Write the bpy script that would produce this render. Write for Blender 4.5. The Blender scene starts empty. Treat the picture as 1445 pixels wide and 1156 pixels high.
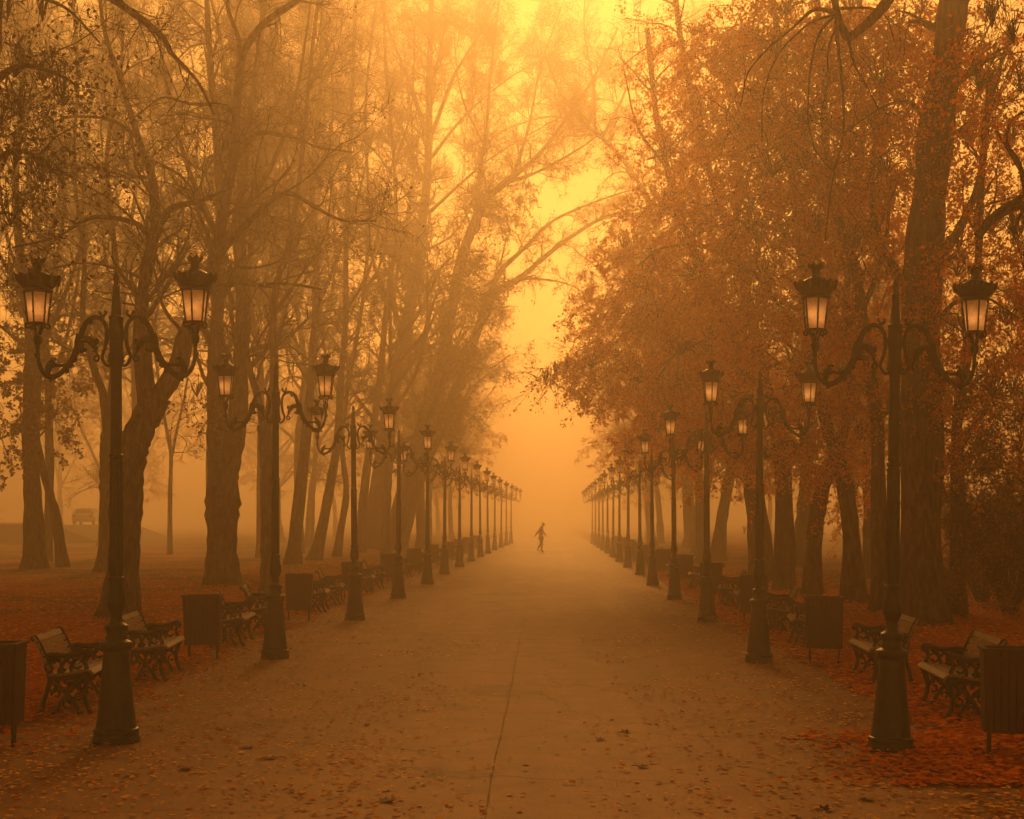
import bpy, math, random
import numpy as np
from mathutils import Vector

rng = np.random.default_rng(7)
random.seed(7)
sc = bpy.context.scene
COL = sc.collection
R = math.radians

# ------------------------------------------------------------------ camera
F, CX, HY, CAMZ, W, H = 2000.0, 770.0, 731.0, 1.9, 1445.0, 1156.0
cam_d = bpy.data.cameras.new("camera")
cam = bpy.data.objects.new("camera", cam_d)
COL.objects.link(cam)
cam.location = (0, 0, CAMZ)
cam.rotation_euler = (R(90), 0, 0)
cam_d.sensor_width = 36
cam_d.lens = 36 * F / W
cam_d.shift_x = -(CX - W / 2) / W
cam_d.shift_y = (HY - H / 2) / W
cam_d.clip_end = 2000
sc.camera = cam


def at(px, py, D):
    """world point seen at a photo pixel, D metres ahead"""
    return np.array([(px - CX) * D / F, D, CAMZ - (py - HY) * D / F])


# ------------------------------------------------------------------ materials
def new_mat(name):
    m = bpy.data.materials.new(name)
    m.use_nodes = True
    nt = m.node_tree
    b = nt.nodes["Principled BSDF"]
    return m, nt, b


def link(nt, a, b):
    nt.links.new(a, b)


def ramp(nt, stops):
    n = nt.nodes.new("ShaderNodeValToRGB")
    el = n.color_ramp.elements
    while len(el) < len(stops):
        el.new(0.5)
    for e, (p, c) in zip(el, stops):
        e.position = p
        e.color = (*c, 1)
    return n


def noise(nt, scale, detail=4, rough=0.55, coord="Object", sx=None):
    tc = nt.nodes.new("ShaderNodeTexCoord")
    n = nt.nodes.new("ShaderNodeTexNoise")
    n.inputs["Scale"].default_value = scale
    n.inputs["Detail"].default_value = detail
    n.inputs["Roughness"].default_value = rough
    if sx:
        mp = nt.nodes.new("ShaderNodeMapping")
        mp.inputs["Scale"].default_value = sx
        link(nt, tc.outputs[coord], mp.inputs["Vector"])
        link(nt, mp.outputs[0], n.inputs["Vector"])
    else:
        link(nt, tc.outputs[coord], n.inputs["Vector"])
    return n


def bump(nt, b, src, strength=0.4, dist=0.02):
    n = nt.nodes.new("ShaderNodeBump")
    n.inputs["Strength"].default_value = strength
    n.inputs["Distance"].default_value = dist
    link(nt, src, n.inputs["Height"])
    link(nt, n.outputs[0], b.inputs["Normal"])


def mixc(nt, fac, a, b):
    n = nt.nodes.new("ShaderNodeMix")
    n.data_type = "RGBA"
    for s, v in ((0, fac), (6, a), (7, b)):
        if hasattr(v, "links"):
            link(nt, v, n.inputs[s])
        else:
            n.inputs[s].default_value = v if s == 0 else (*v, 1)
    return n.outputs[2]


def noisy(name, stops, scale, rough=0.8, bstr=0.4, bdist=0.02, sx=None, spec=0.3, detail=5):
    m, nt, b = new_mat(name)
    n = noise(nt, scale, detail, 0.6, sx=sx)
    r = ramp(nt, stops)
    link(nt, n.outputs["Fac"], r.inputs["Fac"])
    link(nt, r.outputs[0], b.inputs["Base Color"])
    b.inputs["Roughness"].default_value = rough
    b.inputs["Specular IOR Level"].default_value = spec
    if bstr:
        bump(nt, b, n.outputs["Fac"], bstr, bdist)
    return m


IRON = noisy("iron_paint", [(0.3, (0.012, 0.016, 0.011)), (0.7, (0.030, 0.034, 0.022))], 18, 0.5, 0.25, 0.004, spec=0.45)
BENCH_IRON = noisy("bench_iron", [(0.3, (0.012, 0.011, 0.009)), (0.7, (0.028, 0.024, 0.018))], 25, 0.55, 0.3, 0.004)
BENCH_WOOD = noisy("bench_wood", [(0.3, (0.13, 0.088, 0.053)), (0.7, (0.28, 0.195, 0.12))], 6, 0.6, 0.3, 0.003, sx=(12, 1.0, 12))
BIN_WOOD = noisy("bin_wood", [(0.3, (0.035, 0.020, 0.014)), (0.7, (0.075, 0.045, 0.030))], 6, 0.7, 0.4, 0.004, sx=(10, 10, 1))
BARK = noisy("bark", [(0.34, (0.022, 0.015, 0.010)), (0.5, (0.065, 0.044, 0.028)), (0.68, (0.150, 0.105, 0.068))], 7, 0.95, 1.0, 0.09, sx=(1.6, 1.6, 0.45), spec=0.1, detail=8)
TWIG = noisy("twig_bark", [(0.3, (0.035, 0.024, 0.016)), (0.7, (0.07, 0.05, 0.033))], 3, 0.95, 0, spec=0.1)


def leaf_mat(name, cols, transl=0.45):
    m, nt, b = new_mat(name)
    g = nt.nodes.new("ShaderNodeNewGeometry")
    n = len(cols)
    r = ramp(nt, [(i / (n - 1), c) for i, c in enumerate(cols)])
    link(nt, g.outputs["Random Per Island"], r.inputs["Fac"])
    nz = noise(nt, 0.35, 2)
    rr = ramp(nt, [(0.35, (0.84, 0.80, 0.76)), (0.65, (1.15, 1.1, 1.0))])
    link(nt, nz.outputs["Fac"], rr.inputs["Fac"])
    mu = nt.nodes.new("ShaderNodeMix")
    mu.data_type = "RGBA"
    mu.blend_type = "MULTIPLY"
    mu.inputs[0].default_value = 1
    link(nt, r.outputs[0], mu.inputs[6])
    link(nt, rr.outputs[0], mu.inputs[7])
    d = nt.nodes.new("ShaderNodeBsdfDiffuse")
    t = nt.nodes.new("ShaderNodeBsdfTranslucent")
    link(nt, mu.outputs[2], d.inputs[0])
    link(nt, mu.outputs[2], t.inputs[0])
    mx = nt.nodes.new("ShaderNodeMixShader")
    mx.inputs[0].default_value = transl
    link(nt, d.outputs[0], mx.inputs[1])
    link(nt, t.outputs[0], mx.inputs[2])
    nt.nodes.remove(b)
    link(nt, mx.outputs[0], nt.nodes["Material Output"].inputs[0])
    return m


LEAF_ORANGE = leaf_mat("leaf_orange", [(0.62, 0.15, 0.014), (0.84, 0.27, 0.018), (0.90, 0.38, 0.03), (0.66, 0.30, 0.03)], 0.6)
LEAF_RUST = leaf_mat("leaf_rust", [(0.42, 0.10, 0.012), (0.70, 0.19, 0.014), (0.74, 0.28, 0.022), (0.42, 0.20, 0.03)], 0.55)
LEAF_OLIVE = leaf_mat("leaf_olive", [(0.13, 0.075, 0.025), (0.24, 0.13, 0.035), (0.18, 0.12, 0.035), (0.36, 0.18, 0.045)], 0.45)
LEAF_DARK = leaf_mat("leaf_dark", [(0.05, 0.025, 0.012), (0.10, 0.05, 0.02), (0.08, 0.05, 0.02)], 0.35)
LITTER = leaf_mat("leaf_litter", [(0.52, 0.10, 0.010), (0.82, 0.20, 0.015), (0.86, 0.30, 0.025), (0.62, 0.14, 0.012), (0.86, 0.42, 0.06)], 0.15)
PATH_LEAF = leaf_mat("path_leaf", [(0.30, 0.09, 0.02), (0.72, 0.30, 0.06), (0.88, 0.56, 0.18), (0.90, 0.66, 0.30), (0.78, 0.32, 0.06), (0.90, 0.60, 0.22)], 0.12)


def asphalt():
    m, nt, b = new_mat("asphalt")
    big = noise(nt, 0.22, 5, 0.6, sx=(1.6, 0.5, 1))
    fine = noise(nt, 55, 3, 0.7)
    mid = noise(nt, 2.2, 6, 0.65)
    r1 = ramp(nt, [(0.35, (0.25, 0.126, 0.050)), (0.65, (0.34, 0.174, 0.072))])
    link(nt, big.outputs["Fac"], r1.inputs["Fac"])
    r2 = ramp(nt, [(0.28, (0.74, 0.72, 0.70)), (0.5, (1, 1, 1)), (0.74, (1.2, 1.19, 1.17))])
    link(nt, mid.outputs["Fac"], r2.inputs["Fac"])
    r3 = ramp(nt, [(0.3, (0.70, 0.70, 0.70)), (0.7, (1.25, 1.25, 1.25))])
    link(nt, fine.outputs["Fac"], r3.inputs["Fac"])
    cur = r1.outputs[0]
    for r in (r2, r3):
        mu = nt.nodes.new("ShaderNodeMix")
        mu.data_type = "RGBA"
        mu.blend_type = "MULTIPLY"
        mu.inputs[0].default_value = 1
        link(nt, cur, mu.inputs[6])
        link(nt, r.outputs[0], mu.inputs[7])
        cur = mu.outputs[2]
    # hairline cracks on warped cells, worn tracks along the walk
    tc = nt.nodes.new("ShaderNodeTexCoord")
    wn = noise(nt, 0.9, 4, 0.6)
    ad = nt.nodes.new("ShaderNodeMix")
    ad.data_type = "RGBA"
    ad.blend_type = "ADD"
    ad.inputs[0].default_value = 1
    link(nt, tc.outputs["Object"], ad.inputs[6])
    link(nt, wn.outputs["Color"], ad.inputs[7])
    vo = nt.nodes.new("ShaderNodeTexVoronoi")
    vo.feature = "DISTANCE_TO_EDGE"
    vo.inputs["Scale"].default_value = 0.38
    link(nt, ad.outputs[2], vo.inputs["Vector"])
    cr = ramp(nt, [(0.0, (0.55, 0.52, 0.5)), (0.006, (0.8, 0.79, 0.78)), (0.012, (1, 1, 1))])
    link(nt, vo.outputs["Distance"], cr.inputs["Fac"])
    tr = noise(nt, 1.0, 4, 0.6, sx=(1.4, 0.05, 1))
    tr2 = ramp(nt, [(0.35, (0.86, 0.85, 0.84)), (0.65, (1.12, 1.12, 1.11))])
    link(nt, tr.outputs["Fac"], tr2.inputs["Fac"])
    st = noise(nt, 0.55, 3, 0.5)
    st2 = ramp(nt, [(0.30, (0.74, 0.72, 0.70)), (0.40, (1, 1, 1))])
    link(nt, st.outputs["Fac"], st2.inputs["Fac"])
    for r in (cr, tr2, st2):
        mu = nt.nodes.new("ShaderNodeMix")
        mu.data_type = "RGBA"
        mu.blend_type = "MULTIPLY"
        mu.inputs[0].default_value = 1
        link(nt, cur, mu.inputs[6])
        link(nt, r.outputs[0], mu.inputs[7])
        cur = mu.outputs[2]
    link(nt, cur, b.inputs["Base Color"])
    b.inputs["Roughness"].default_value = 0.75
    b.inputs["Specular IOR Level"].default_value = 0.25
    bump(nt, b, fine.outputs["Fac"], 0.5, 0.008)
    return m


def lawn():
    m, nt, b = new_mat("lawn")
    n1 = noise(nt, 0.16, 5, 0.65)
    n2 = noise(nt, 14, 5, 0.75)
    green = ramp(nt, [(0.3, (0.045, 0.045, 0.012)), (0.7, (0.12, 0.105, 0.03))])
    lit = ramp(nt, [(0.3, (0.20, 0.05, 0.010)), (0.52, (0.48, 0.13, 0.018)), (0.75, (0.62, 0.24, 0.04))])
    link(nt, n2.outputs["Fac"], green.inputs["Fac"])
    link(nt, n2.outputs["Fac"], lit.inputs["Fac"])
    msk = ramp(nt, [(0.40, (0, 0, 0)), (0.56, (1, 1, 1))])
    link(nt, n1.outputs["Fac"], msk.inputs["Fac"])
    # more leaf litter close to the avenue, where the trees drop it
    tc = nt.nodes.new("ShaderNodeTexCoord")
    sx = nt.nodes.new("ShaderNodeSeparateXYZ")
    link(nt, tc.outputs["Object"], sx.inputs[0])
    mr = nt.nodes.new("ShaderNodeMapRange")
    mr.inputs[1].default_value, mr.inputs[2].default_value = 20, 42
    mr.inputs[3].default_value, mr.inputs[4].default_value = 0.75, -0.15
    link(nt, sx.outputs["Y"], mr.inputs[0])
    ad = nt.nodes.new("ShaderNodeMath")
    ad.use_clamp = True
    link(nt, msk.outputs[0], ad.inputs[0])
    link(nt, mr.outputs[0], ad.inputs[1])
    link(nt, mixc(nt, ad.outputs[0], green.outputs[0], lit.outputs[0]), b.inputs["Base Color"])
    b.inputs["Roughness"].default_value = 0.95
    b.inputs["Specular IOR Level"].default_value = 0.1
    bump(nt, b, n2.outputs["Fac"], 0.8, 0.05)
    return m


ASPHALT, LAWN = asphalt(), lawn()


def plain(name, col, rough=0.6, spec=0.4, emit=None, estr=0):
    m, nt, b = new_mat(name)
    n = noise(nt, 12, 3)
    r = ramp(nt, [(0.3, tuple(c * 0.85 for c in col)), (0.7, tuple(min(1, c * 1.12) for c in col))])
    link(nt, n.outputs["Fac"], r.inputs["Fac"])
    link(nt, r.outputs[0], b.inputs["Base Color"])
    b.inputs["Roughness"].default_value = rough
    b.inputs["Specular IOR Level"].default_value = spec
    return m


def lamp_glass():
    """frosted pane: lets the burner's light through, diffusely"""
    m, nt, b = new_mat("lamp_glass")
    n = noise(nt, 9, 5, 0.65)
    r = ramp(nt, [(0.3, (0.50, 0.36, 0.22)), (0.65, (0.82, 0.64, 0.42))])
    link(nt, n.outputs["Fac"], r.inputs["Fac"])
    t = nt.nodes.new("ShaderNodeBsdfTranslucent")
    link(nt, r.outputs[0], t.inputs[0])
    link(nt, r.outputs[0], b.inputs["Base Color"])
    b.inputs["Roughness"].default_value = 0.3
    mx = nt.nodes.new("ShaderNodeMixShader")
    mx.inputs[0].default_value = 0.72
    link(nt, b.outputs[0], mx.inputs[1])
    link(nt, t.outputs[0], mx.inputs[2])
    link(nt, mx.outputs[0], nt.nodes["Material Output"].inputs[0])
    return m


def bulb_mat():
    m, nt, b = new_mat("bulb")
    b.inputs["Base Color"].default_value = (0.8, 0.7, 0.5, 1)
    b.inputs["Emission Color"].default_value = (1.0, 0.46, 0.15, 1)
    b.inputs["Emission Strength"].default_value = 2.0
    return m


BULB = bulb_mat()
GLASS = lamp_glass()
SKIN = plain("skin", (0.45, 0.27, 0.19), 0.6)
CLOTH_DARK = plain("dark_cloth", (0.07, 0.045, 0.035), 0.9)
CLOTH_RUST = plain("rust_cloth", (0.17, 0.075, 0.04), 0.9)
HAIR = plain("hair", (0.04, 0.025, 0.018), 0.7)
CAR_WHITE = plain("car_white", (0.8, 0.79, 0.76), 0.3, 0.5)
CAR_GLASS = plain("car_glass", (0.05, 0.05, 0.05), 0.1, 0.6)
RUBBER = plain("rubber", (0.02, 0.02, 0.02), 0.8)
RED_GLASS = plain("red_lamp", (0.4, 0.03, 0.02), 0.3)
STONE = noisy("stone", [(0.3, (0.24, 0.21, 0.17)), (0.7, (0.42, 0.38, 0.32))], 3, 0.9, 0.4, 0.02)
STONE_DARK = noisy("stone_dark", [(0.3, (0.07, 0.05, 0.04)), (0.7, (0.14, 0.10, 0.08))], 2.5, 0.95, 0.6, 0.03)


# ------------------------------------------------------------------ mesh helpers
class MB:
    """collects shapes, then links them as ONE mesh object"""

    def __init__(self):
        self.v, self.f, self.n = [], [], 0

    def add(self, v, f):
        v = np.asarray(v, float).reshape(-1, 3)
        self.v.append(v)
        o = self.n
        self.f.extend([tuple(i + o for i in q) for q in f])
        self.n += len(v)

    def box(self, c, s, rz=0.0):
        x, y, z = (np.array(s) / 2)
        p = np.array([[a * x, b * y, d * z] for a in (-1, 1) for b in (-1, 1) for d in (-1, 1)])
        if rz:
            ca, sa = math.cos(rz), math.sin(rz)
            p = np.column_stack([p[:, 0] * ca - p[:, 1] * sa, p[:, 0] * sa + p[:, 1] * ca, p[:, 2]])
        self.add(p + np.array(c), [(0, 1, 3, 2), (4, 6, 7, 5), (0, 4, 5, 1), (2, 3, 7, 6), (0, 2, 6, 4), (1, 5, 7, 3)])

    def tube(self, pts, rad, k=8, flat=1.0, ref=None):
        P = np.asarray(pts, float)
        n = len(P)
        r = np.full(n, rad, float) if np.isscalar(rad) else np.asarray(rad, float)
        T = np.gradient(P, axis=0)
        T /= np.linalg.norm(T, axis=1)[:, None] + 1e-9
        if ref is None:
            ref = np.array([0, 1.0, 0]) if abs(T[:, 1]).max() < 0.9 else np.array([0.31, 0.0, 0.95])
        U = np.cross(T, ref)
        U /= np.linalg.norm(U, axis=1)[:, None] + 1e-9
        V = np.cross(T, U)
        a = np.linspace(0, 2 * np.pi, k, endpoint=False)
        ring = P[:, None] + r[:, None, None] * (np.cos(a)[None, :, None] * U[:, None] + flat * np.sin(a)[None, :, None] * V[:, None])
        f = [(i * k + j, i * k + (j + 1) % k, (i + 1) * k + (j + 1) % k, (i + 1) * k + j) for i in range(n - 1) for j in range(k)]
        f.append(tuple(range(k))[::-1])
        f.append(tuple((n - 1) * k + j for j in range(k)))
        self.add(ring, f)

    def lathe(self, prof, k=20, c=(0, 0, 0), phase=0.0):
        prof = np.asarray(prof, float)
        n = len(prof)
        a = np.linspace(0, 2 * np.pi, k, endpoint=False) + phase
        v = np.stack([prof[:, None, 0] * np.cos(a), prof[:, None, 0] * np.sin(a), np.repeat(prof[:, 1:2], k, 1)], -1) + np.array(c)
        f = [(i * k + j, i * k + (j + 1) % k, (i + 1) * k + (j + 1) % k, (i + 1) * k + j) for i in range(n - 1) for j in range(k)]
        f.append(tuple(range(k))[::-1])
        f.append(tuple((n - 1) * k + j for j in range(k)))
        self.add(v, f)

    def mesh(self, name, smooth=True):
        me = bpy.data.meshes.new(name)
        me.from_pydata(np.concatenate(self.v).tolist(), [], self.f)
        me.validate()
        if smooth:
            me.shade_smooth()
        return me

    def build(self, name, mat, parent=None, smooth=True, sharp=40):
        me = self.mesh(name, smooth)
        if smooth and sharp:
            me.set_sharp_from_angle(angle=R(sharp))
        return link_obj(name, me, mat, parent)


def link_obj(name, me, mat, parent=None):
    if mat is not None and not me.materials:
        me.materials.append(mat)
    o = bpy.data.objects.new(name, me)
    COL.objects.link(o)
    if parent is not None:
        o.parent = parent
    return o


def quads_obj(name, V, Q, mat, parent=None, smooth=False):
    """big mesh of quads straight from arrays"""
    me = bpy.data.meshes.new(name)
    V = np.ascontiguousarray(V, dtype=np.float32).reshape(-1, 3)
    Q = np.ascontiguousarray(Q, dtype=np.int32).reshape(-1, 4)
    me.vertices.add(len(V))
    me.vertices.foreach_set("co", V.ravel())
    me.loops.add(Q.size)
    me.loops.foreach_set("vertex_index", Q.ravel())
    me.polygons.add(len(Q))
    me.polygons.foreach_set("loop_start", np.arange(0, Q.size, 4, dtype=np.int32))
    me.update(calc_edges=True)
    if smooth:
        me.shade_smooth()
    return link_obj(name, me, mat, parent)


def tag(o, label=None, cat=None, group=None, kind=None):
    for k, v in (("label", label), ("category", cat), ("group", group), ("kind", kind)):
        if v:
            o[k] = v
    return o


def empty(name, loc=(0, 0, 0), rz=0.0):
    o = bpy.data.objects.new(name, None)
    o.empty_display_size = 0.2
    o.location = loc
    o.rotation_euler = (0, 0, rz)
    COL.objects.link(o)
    return o


def copy_tree(o, parent=None):
    c = o.copy()
    COL.objects.link(c)
    if parent is not None:
        c.parent = parent
    for ch in list(o.children):
        copy_tree(ch, c)
    return c


def smooth_path(pts, n):
    """Catmull-Rom through the points, n samples"""
    P = np.asarray(pts, float)
    if len(P) == 2:
        return P[0] + np.linspace(0, 1, n)[:, None] * (P[1] - P[0])
    Q = np.vstack([2 * P[0] - P[1], P, 2 * P[-1] - P[-2]])
    t = np.linspace(0, len(P) - 1 - 1e-6, n)
    i = t.astype(int)
    u = (t - i)[:, None]
    a, b, c, d = Q[i], Q[i + 1], Q[i + 2], Q[i + 3]
    return 0.5 * (2 * b + (c - a) * u + (2 * a - 5 * b + 4 * c - d) * u ** 2 + (3 * b - a - 3 * c + d) * u ** 3)


def nrm(v):
    return v / (np.linalg.norm(v, axis=-1, keepdims=True) + 1e-9)


def tubes_arrays(P, Rd, k, knob=None):
    """P (M,S,3), Rd (M,S) -> verts, quads for M tubes"""
    M, S, _ = P.shape
    T = nrm(np.gradient(P, axis=1))
    mean = nrm(P[:, -1] - P[:, 0])
    ref = np.where(np.abs(mean[:, 2:3]) > 0.75, np.array([[1.0, 0.13, 0]]), np.array([[0.11, 0.07, 1.0]]))
    U = nrm(np.cross(T, ref[:, None]))
    Vv = np.cross(T, U)
    a = np.linspace(0, 2 * np.pi, k, endpoint=False)
    RR = np.repeat(Rd[:, :, None], k, 2)
    if knob is not None:
        RR = RR * knob
    ring = P[:, :, None] + RR[..., None] * (np.cos(a)[None, None, :, None] * U[:, :, None] + np.sin(a)[None, None, :, None] * Vv[:, :, None])
    idx = np.arange(M * S * k).reshape(M, S, k)
    q = np.stack([idx[:, :-1], np.roll(idx, -1, 2)[:, :-1], np.roll(idx, -1, 2)[:, 1:], idx[:, 1:]], -1)
    return ring.reshape(-1, 3), q.reshape(-1, 4)


class NB:
    """numpy quad builder"""

    def __init__(self):
        self.v, self.q, self.n = [], [], 0

    def add(self, v, q):
        self.v.append(v)
        self.q.append(q + self.n)
        self.n += len(v)

    def tubes(self, P, Rd, k, knob=None):
        if len(P):
            self.add(*tubes_arrays(P, Rd, k, knob))

    def build(self, name, mat, parent=None, smooth=False):
        return quads_obj(name, np.concatenate(self.v), np.concatenate(self.q), mat, parent, smooth)


def spawn(P, Rd, per, tmin, ang, lens, up, S=5, wob=0.18, rfac=0.55, rmin=0.004, tpow=0.8):
    """children branches on every parent tube"""
    M, Sp, _ = P.shape
    if M == 0:
        return np.zeros((0, S, 3)), np.zeros((0, S))
    t = tmin + (1 - tmin) * rng.random((M, per)) ** tpow
    x = np.clip(t * (Sp - 1), 0, Sp - 1.001)
    i = x.astype(int)
    u = (x - i)[..., None]
    m = np.arange(M)[:, None]
    p0 = P[m, i] * (1 - u) + P[m, i + 1] * u
    r0 = (Rd[m, i] * (1 - u[..., 0]) + Rd[m, i + 1] * u[..., 0]) * rfac
    tg = nrm(P[m, i + 1] - P[m, i])
    p0, r0, tg = p0.reshape(-1, 3), r0.reshape(-1), tg.reshape(-1, 3)
    K = len(p0)
    rv = nrm(rng.normal(size=(K, 3)))
    side = nrm(rv - tg * np.sum(rv * tg, 1)[:, None])
    an = np.radians(rng.uniform(*ang, K))[:, None]
    d = tg * np.cos(an) + side * np.sin(an)
    L = rng.uniform(*lens, K) * (1.15 - 0.5 * t.reshape(-1))
    pts = [p0]
    bend = rng.normal(size=(K, 3)) * wob
    for s in range(S - 1):
        d = nrm(d + bend * 0.7 + rng.normal(size=(K, 3)) * wob + np.array([0, 0, up]))
        pts.append(pts[-1] + d * (L / (S - 1))[:, None])
    C = np.stack(pts, 1)
    rr = np.maximum(r0, rmin)[:, None] * np.linspace(1, 0.35, S)[None]
    return C, np.maximum(rr, rmin * 0.6)


def leaf_quads(pos, size, droop=0.5, jitter=0.04):
    """one bent leaf (two quads folded on the midrib) per position"""
    K = len(pos)
    pos = pos + rng.normal(size=(K, 3)) * jitter
    ax = nrm(rng.normal(size=(K, 3)) + np.array([0, 0, -droop]))
    rv = nrm(rng.normal(size=(K, 3)))
    sd = nrm(np.cross(ax, rv))
    up = np.cross(sd, ax)
    s = (size * rng.uniform(0.6, 1.35, K))[:, None]
    a = pos
    b = pos + ax * s
    l = pos + ax * s * 0.45 + sd * s * 0.36 + up * s * 0.12
    r = pos + ax * s * 0.45 - sd * s * 0.36 + up * s * 0.12
    V = np.stack([a, l, b, r], 1).reshape(-1, 3)
    Q = np.arange(4 * K).reshape(K, 4)
    return V, Q


def along(P, n):
    """n random points along the tubes P (M,S,3)"""
    M, S, _ = P.shape
    m = rng.integers(0, M, n)
    x = (0.25 + 0.75 * rng.random(n)) * (S - 1) * 0.9999
    i = x.astype(int)
    u = (x - i)[:, None]
    return P[m, i] * (1 - u) + P[m, i + 1] * u


# ------------------------------------------------------------------ trees
def make_tree(name, label, D, limbs, group="trees lining the avenue", n1=1.3, n2=7, n3=5, l1=(1.2, 3.2), l2=(0.6, 1.5), l3=(0.25, 0.7),
              up=0.05, tw=None, blobs=(), leaf=None, lsize=0.08, bare_leaves=0, flare=1.35, ang1=(30, 70)):
    """limbs: (points [(px, py, depth offset)], r0, r1[, bare?]); blobs: (px, py, depth offset, rx, ry, rz, leaves)
    all in photo pixels at D metres, turned to world space; first limb is the trunk"""
    root3 = at(limbs[0][0][0][0], limbs[0][0][0][1], D)
    base = np.array([root3[0], D, 0.0])
    tr = empty(name, base)
    tag(tr, label, "tree", group)
    nb = NB()
    tw = tw or max(0.005, D * 0.00016)
    S = 34
    LP, LR, LL = [], [], []
    for li, lb in enumerate(limbs):
        pts, r0, r1 = lb[0], lb[1], lb[2]
        P = np.array([at(p[0], p[1], D + (p[2] if len(p) > 2 else 0)) for p in pts])
        if li == 0:
            P[0, 2] = -0.15
        P = smooth_path(P, S)
        seg = np.linalg.norm(P[-1] - P[0])
        P[1:] += np.cumsum(rng.normal(size=(S - 1, 3)), 0) * 0.006 * np.array([1, 1, 0.3]) * min(1.0, seg / 6)
        r = (r1 + (r0 - r1) * (1 - np.linspace(0, 1, S)) ** (1.0 if r1 > 0.55 * r0 else 1.5)) * (1 + 0.05 * rng.normal(size=S))
        if li == 0:
            h = P[:, 2]
            r = r * (1 + (flare - 1) * np.exp(-np.maximum(h, 0) / 0.35)) * (1 + 0.05 * np.sin(h * 2.3 + D))
        LP.append(P)
        LR.append(r)
        LL.append(seg)
    LP, LR = np.array(LP), np.array(LR)
    P0 = LP - base
    kk = 18
    th = np.linspace(0, 2 * np.pi, kk, endpoint=False)[None, None]
    hh = np.linspace(0, 1, S)[None, :, None] * np.array(LL)[:, None, None]
    ph = rng.uniform(0, 6.28, (len(LP), 1, 1))
    knob = 1 + .05 * np.sin(3 * th + ph + hh * .7) + .035 * np.sin(5 * th - 2 * ph + hh * 1.1) + rng.normal(size=(len(LP), S, kk)) * .022
    z0 = np.maximum(P0[:, :, 2:3], 0)
    knob = knob + .22 * np.exp(-z0 / .4) * np.maximum(0, np.sin(4 * th + ph)) * (np.arange(len(LP)) == 0)[:, None, None]
    nb.tubes(P0, LR, kk, knob)
    # branches, twigs, fine twigs
    A, AR = [], []
    for li, lb in enumerate(limbs):
        if len(lb) > 3 and lb[3] == 0:
            continue
        k = max(1, int(LL[li] * n1 * (lb[3] if len(lb) > 3 else 1)))
        c, cr = spawn(P0[li:li + 1], LR[li:li + 1], k, 0.30 if li == 0 else 0.15, ang1, l1, up, S=7, wob=0.2, rfac=0.42, rmin=tw * 1.6)
        A.append(c)
        AR.append(np.minimum(cr, 0.07))
    lv = []
    if A:
        A, AR = np.concatenate(A), np.concatenate(AR)
        nb.tubes(A, AR, 5)
        B, BR = spawn(A, AR, n2, 0.15, (25, 70), l2, up * 0.6, S=5, rmin=tw * 1.2)
        nb.tubes(B, BR, 4)
        Ct, CR = spawn(B, BR, n3, 0.1, (25, 75), l3, up * 0.3, S=4, rmin=tw)
        nb.tubes(Ct, CR, 3)
        if bare_leaves:
            lv.append(along(Ct, bare_leaves))
    for (px, py, dd, rx, ry, rz, nl) in blobs:
        c0 = at(px, py, D + dd) - base
        nbr = max(12, int(nl / 90))
        dirs = nrm(rng.normal(size=(nbr, 3)))
        rad = rng.random(nbr) ** 0.42
        st = c0 + dirs * rad[:, None] * np.array([rx, ry, rz])
        # join each spray back to a limb near the blob centre
        ln = rng.uniform(0.5, 1.5, nbr)
        pts = [st]
        d = nrm(dirs * np.array([1, 1, 0.3]) + np.array([0, 0, -0.25]) + rng.normal(size=(nbr, 3)) * 0.35)
        for s in range(5):
            pts.append(pts[-1] + d * (ln / 5)[:, None])
            d = nrm(d + np.array([0, 0, -0.16]) + rng.normal(size=(nbr, 3)) * 0.15)
        Bp = np.stack(pts, 1)
        nb.tubes(Bp, np.linspace(1, 0.4, 6)[None] * np.full((nbr, 1), tw * 1.4), 3)
        # supporting branches from the blob's heart to the sprays
        sup = np.stack([c0 + (st - c0) * f + rng.normal(size=(nbr, 3)) * 0.06 * (f > 0) + np.array([0, 0, 0.35]) * math.sin(f * 3.14) for f in np.linspace(0, 1, 5)], 1)
        nb.tubes(sup, np.linspace(2.4, .9, 5)[None] * np.full((nbr, 1), tw), 4)
        Cp, Cr = spawn(Bp, np.full((nbr, 6), tw * .7), 5, 0.05, (30, 80), (0.25, 0.7), -0.15, S=4, rmin=tw * 0.45)
        nb.tubes(Cp, Cr, 3)
        lv.append(along(Cp, int(nl * 0.75)))
        lv.append(along(Bp, int(nl * 0.25)))
    nb.build("trunk", BARK, tr, smooth=True)
    if lv:
        V, Q = leaf_quads(np.concatenate(lv), lsize)
        quads_obj("crown", V, Q, leaf, tr)
    return tr


def limb(pts, r0, r1, *k):
    return (pts, r0, r1, *k)


def rblobs(lst, n, r, ddr=2.0, flat=0.8):
    out = []
    for b in lst:
        px, py = b[0], b[1]
        f = b[2] if len(b) > 2 else 1.0
        out.append((px, py, rng.uniform(-ddr, ddr), r * f, r * f * 1.2, r * f * flat, int(n * f * f * 0.95)))
    return out


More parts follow.
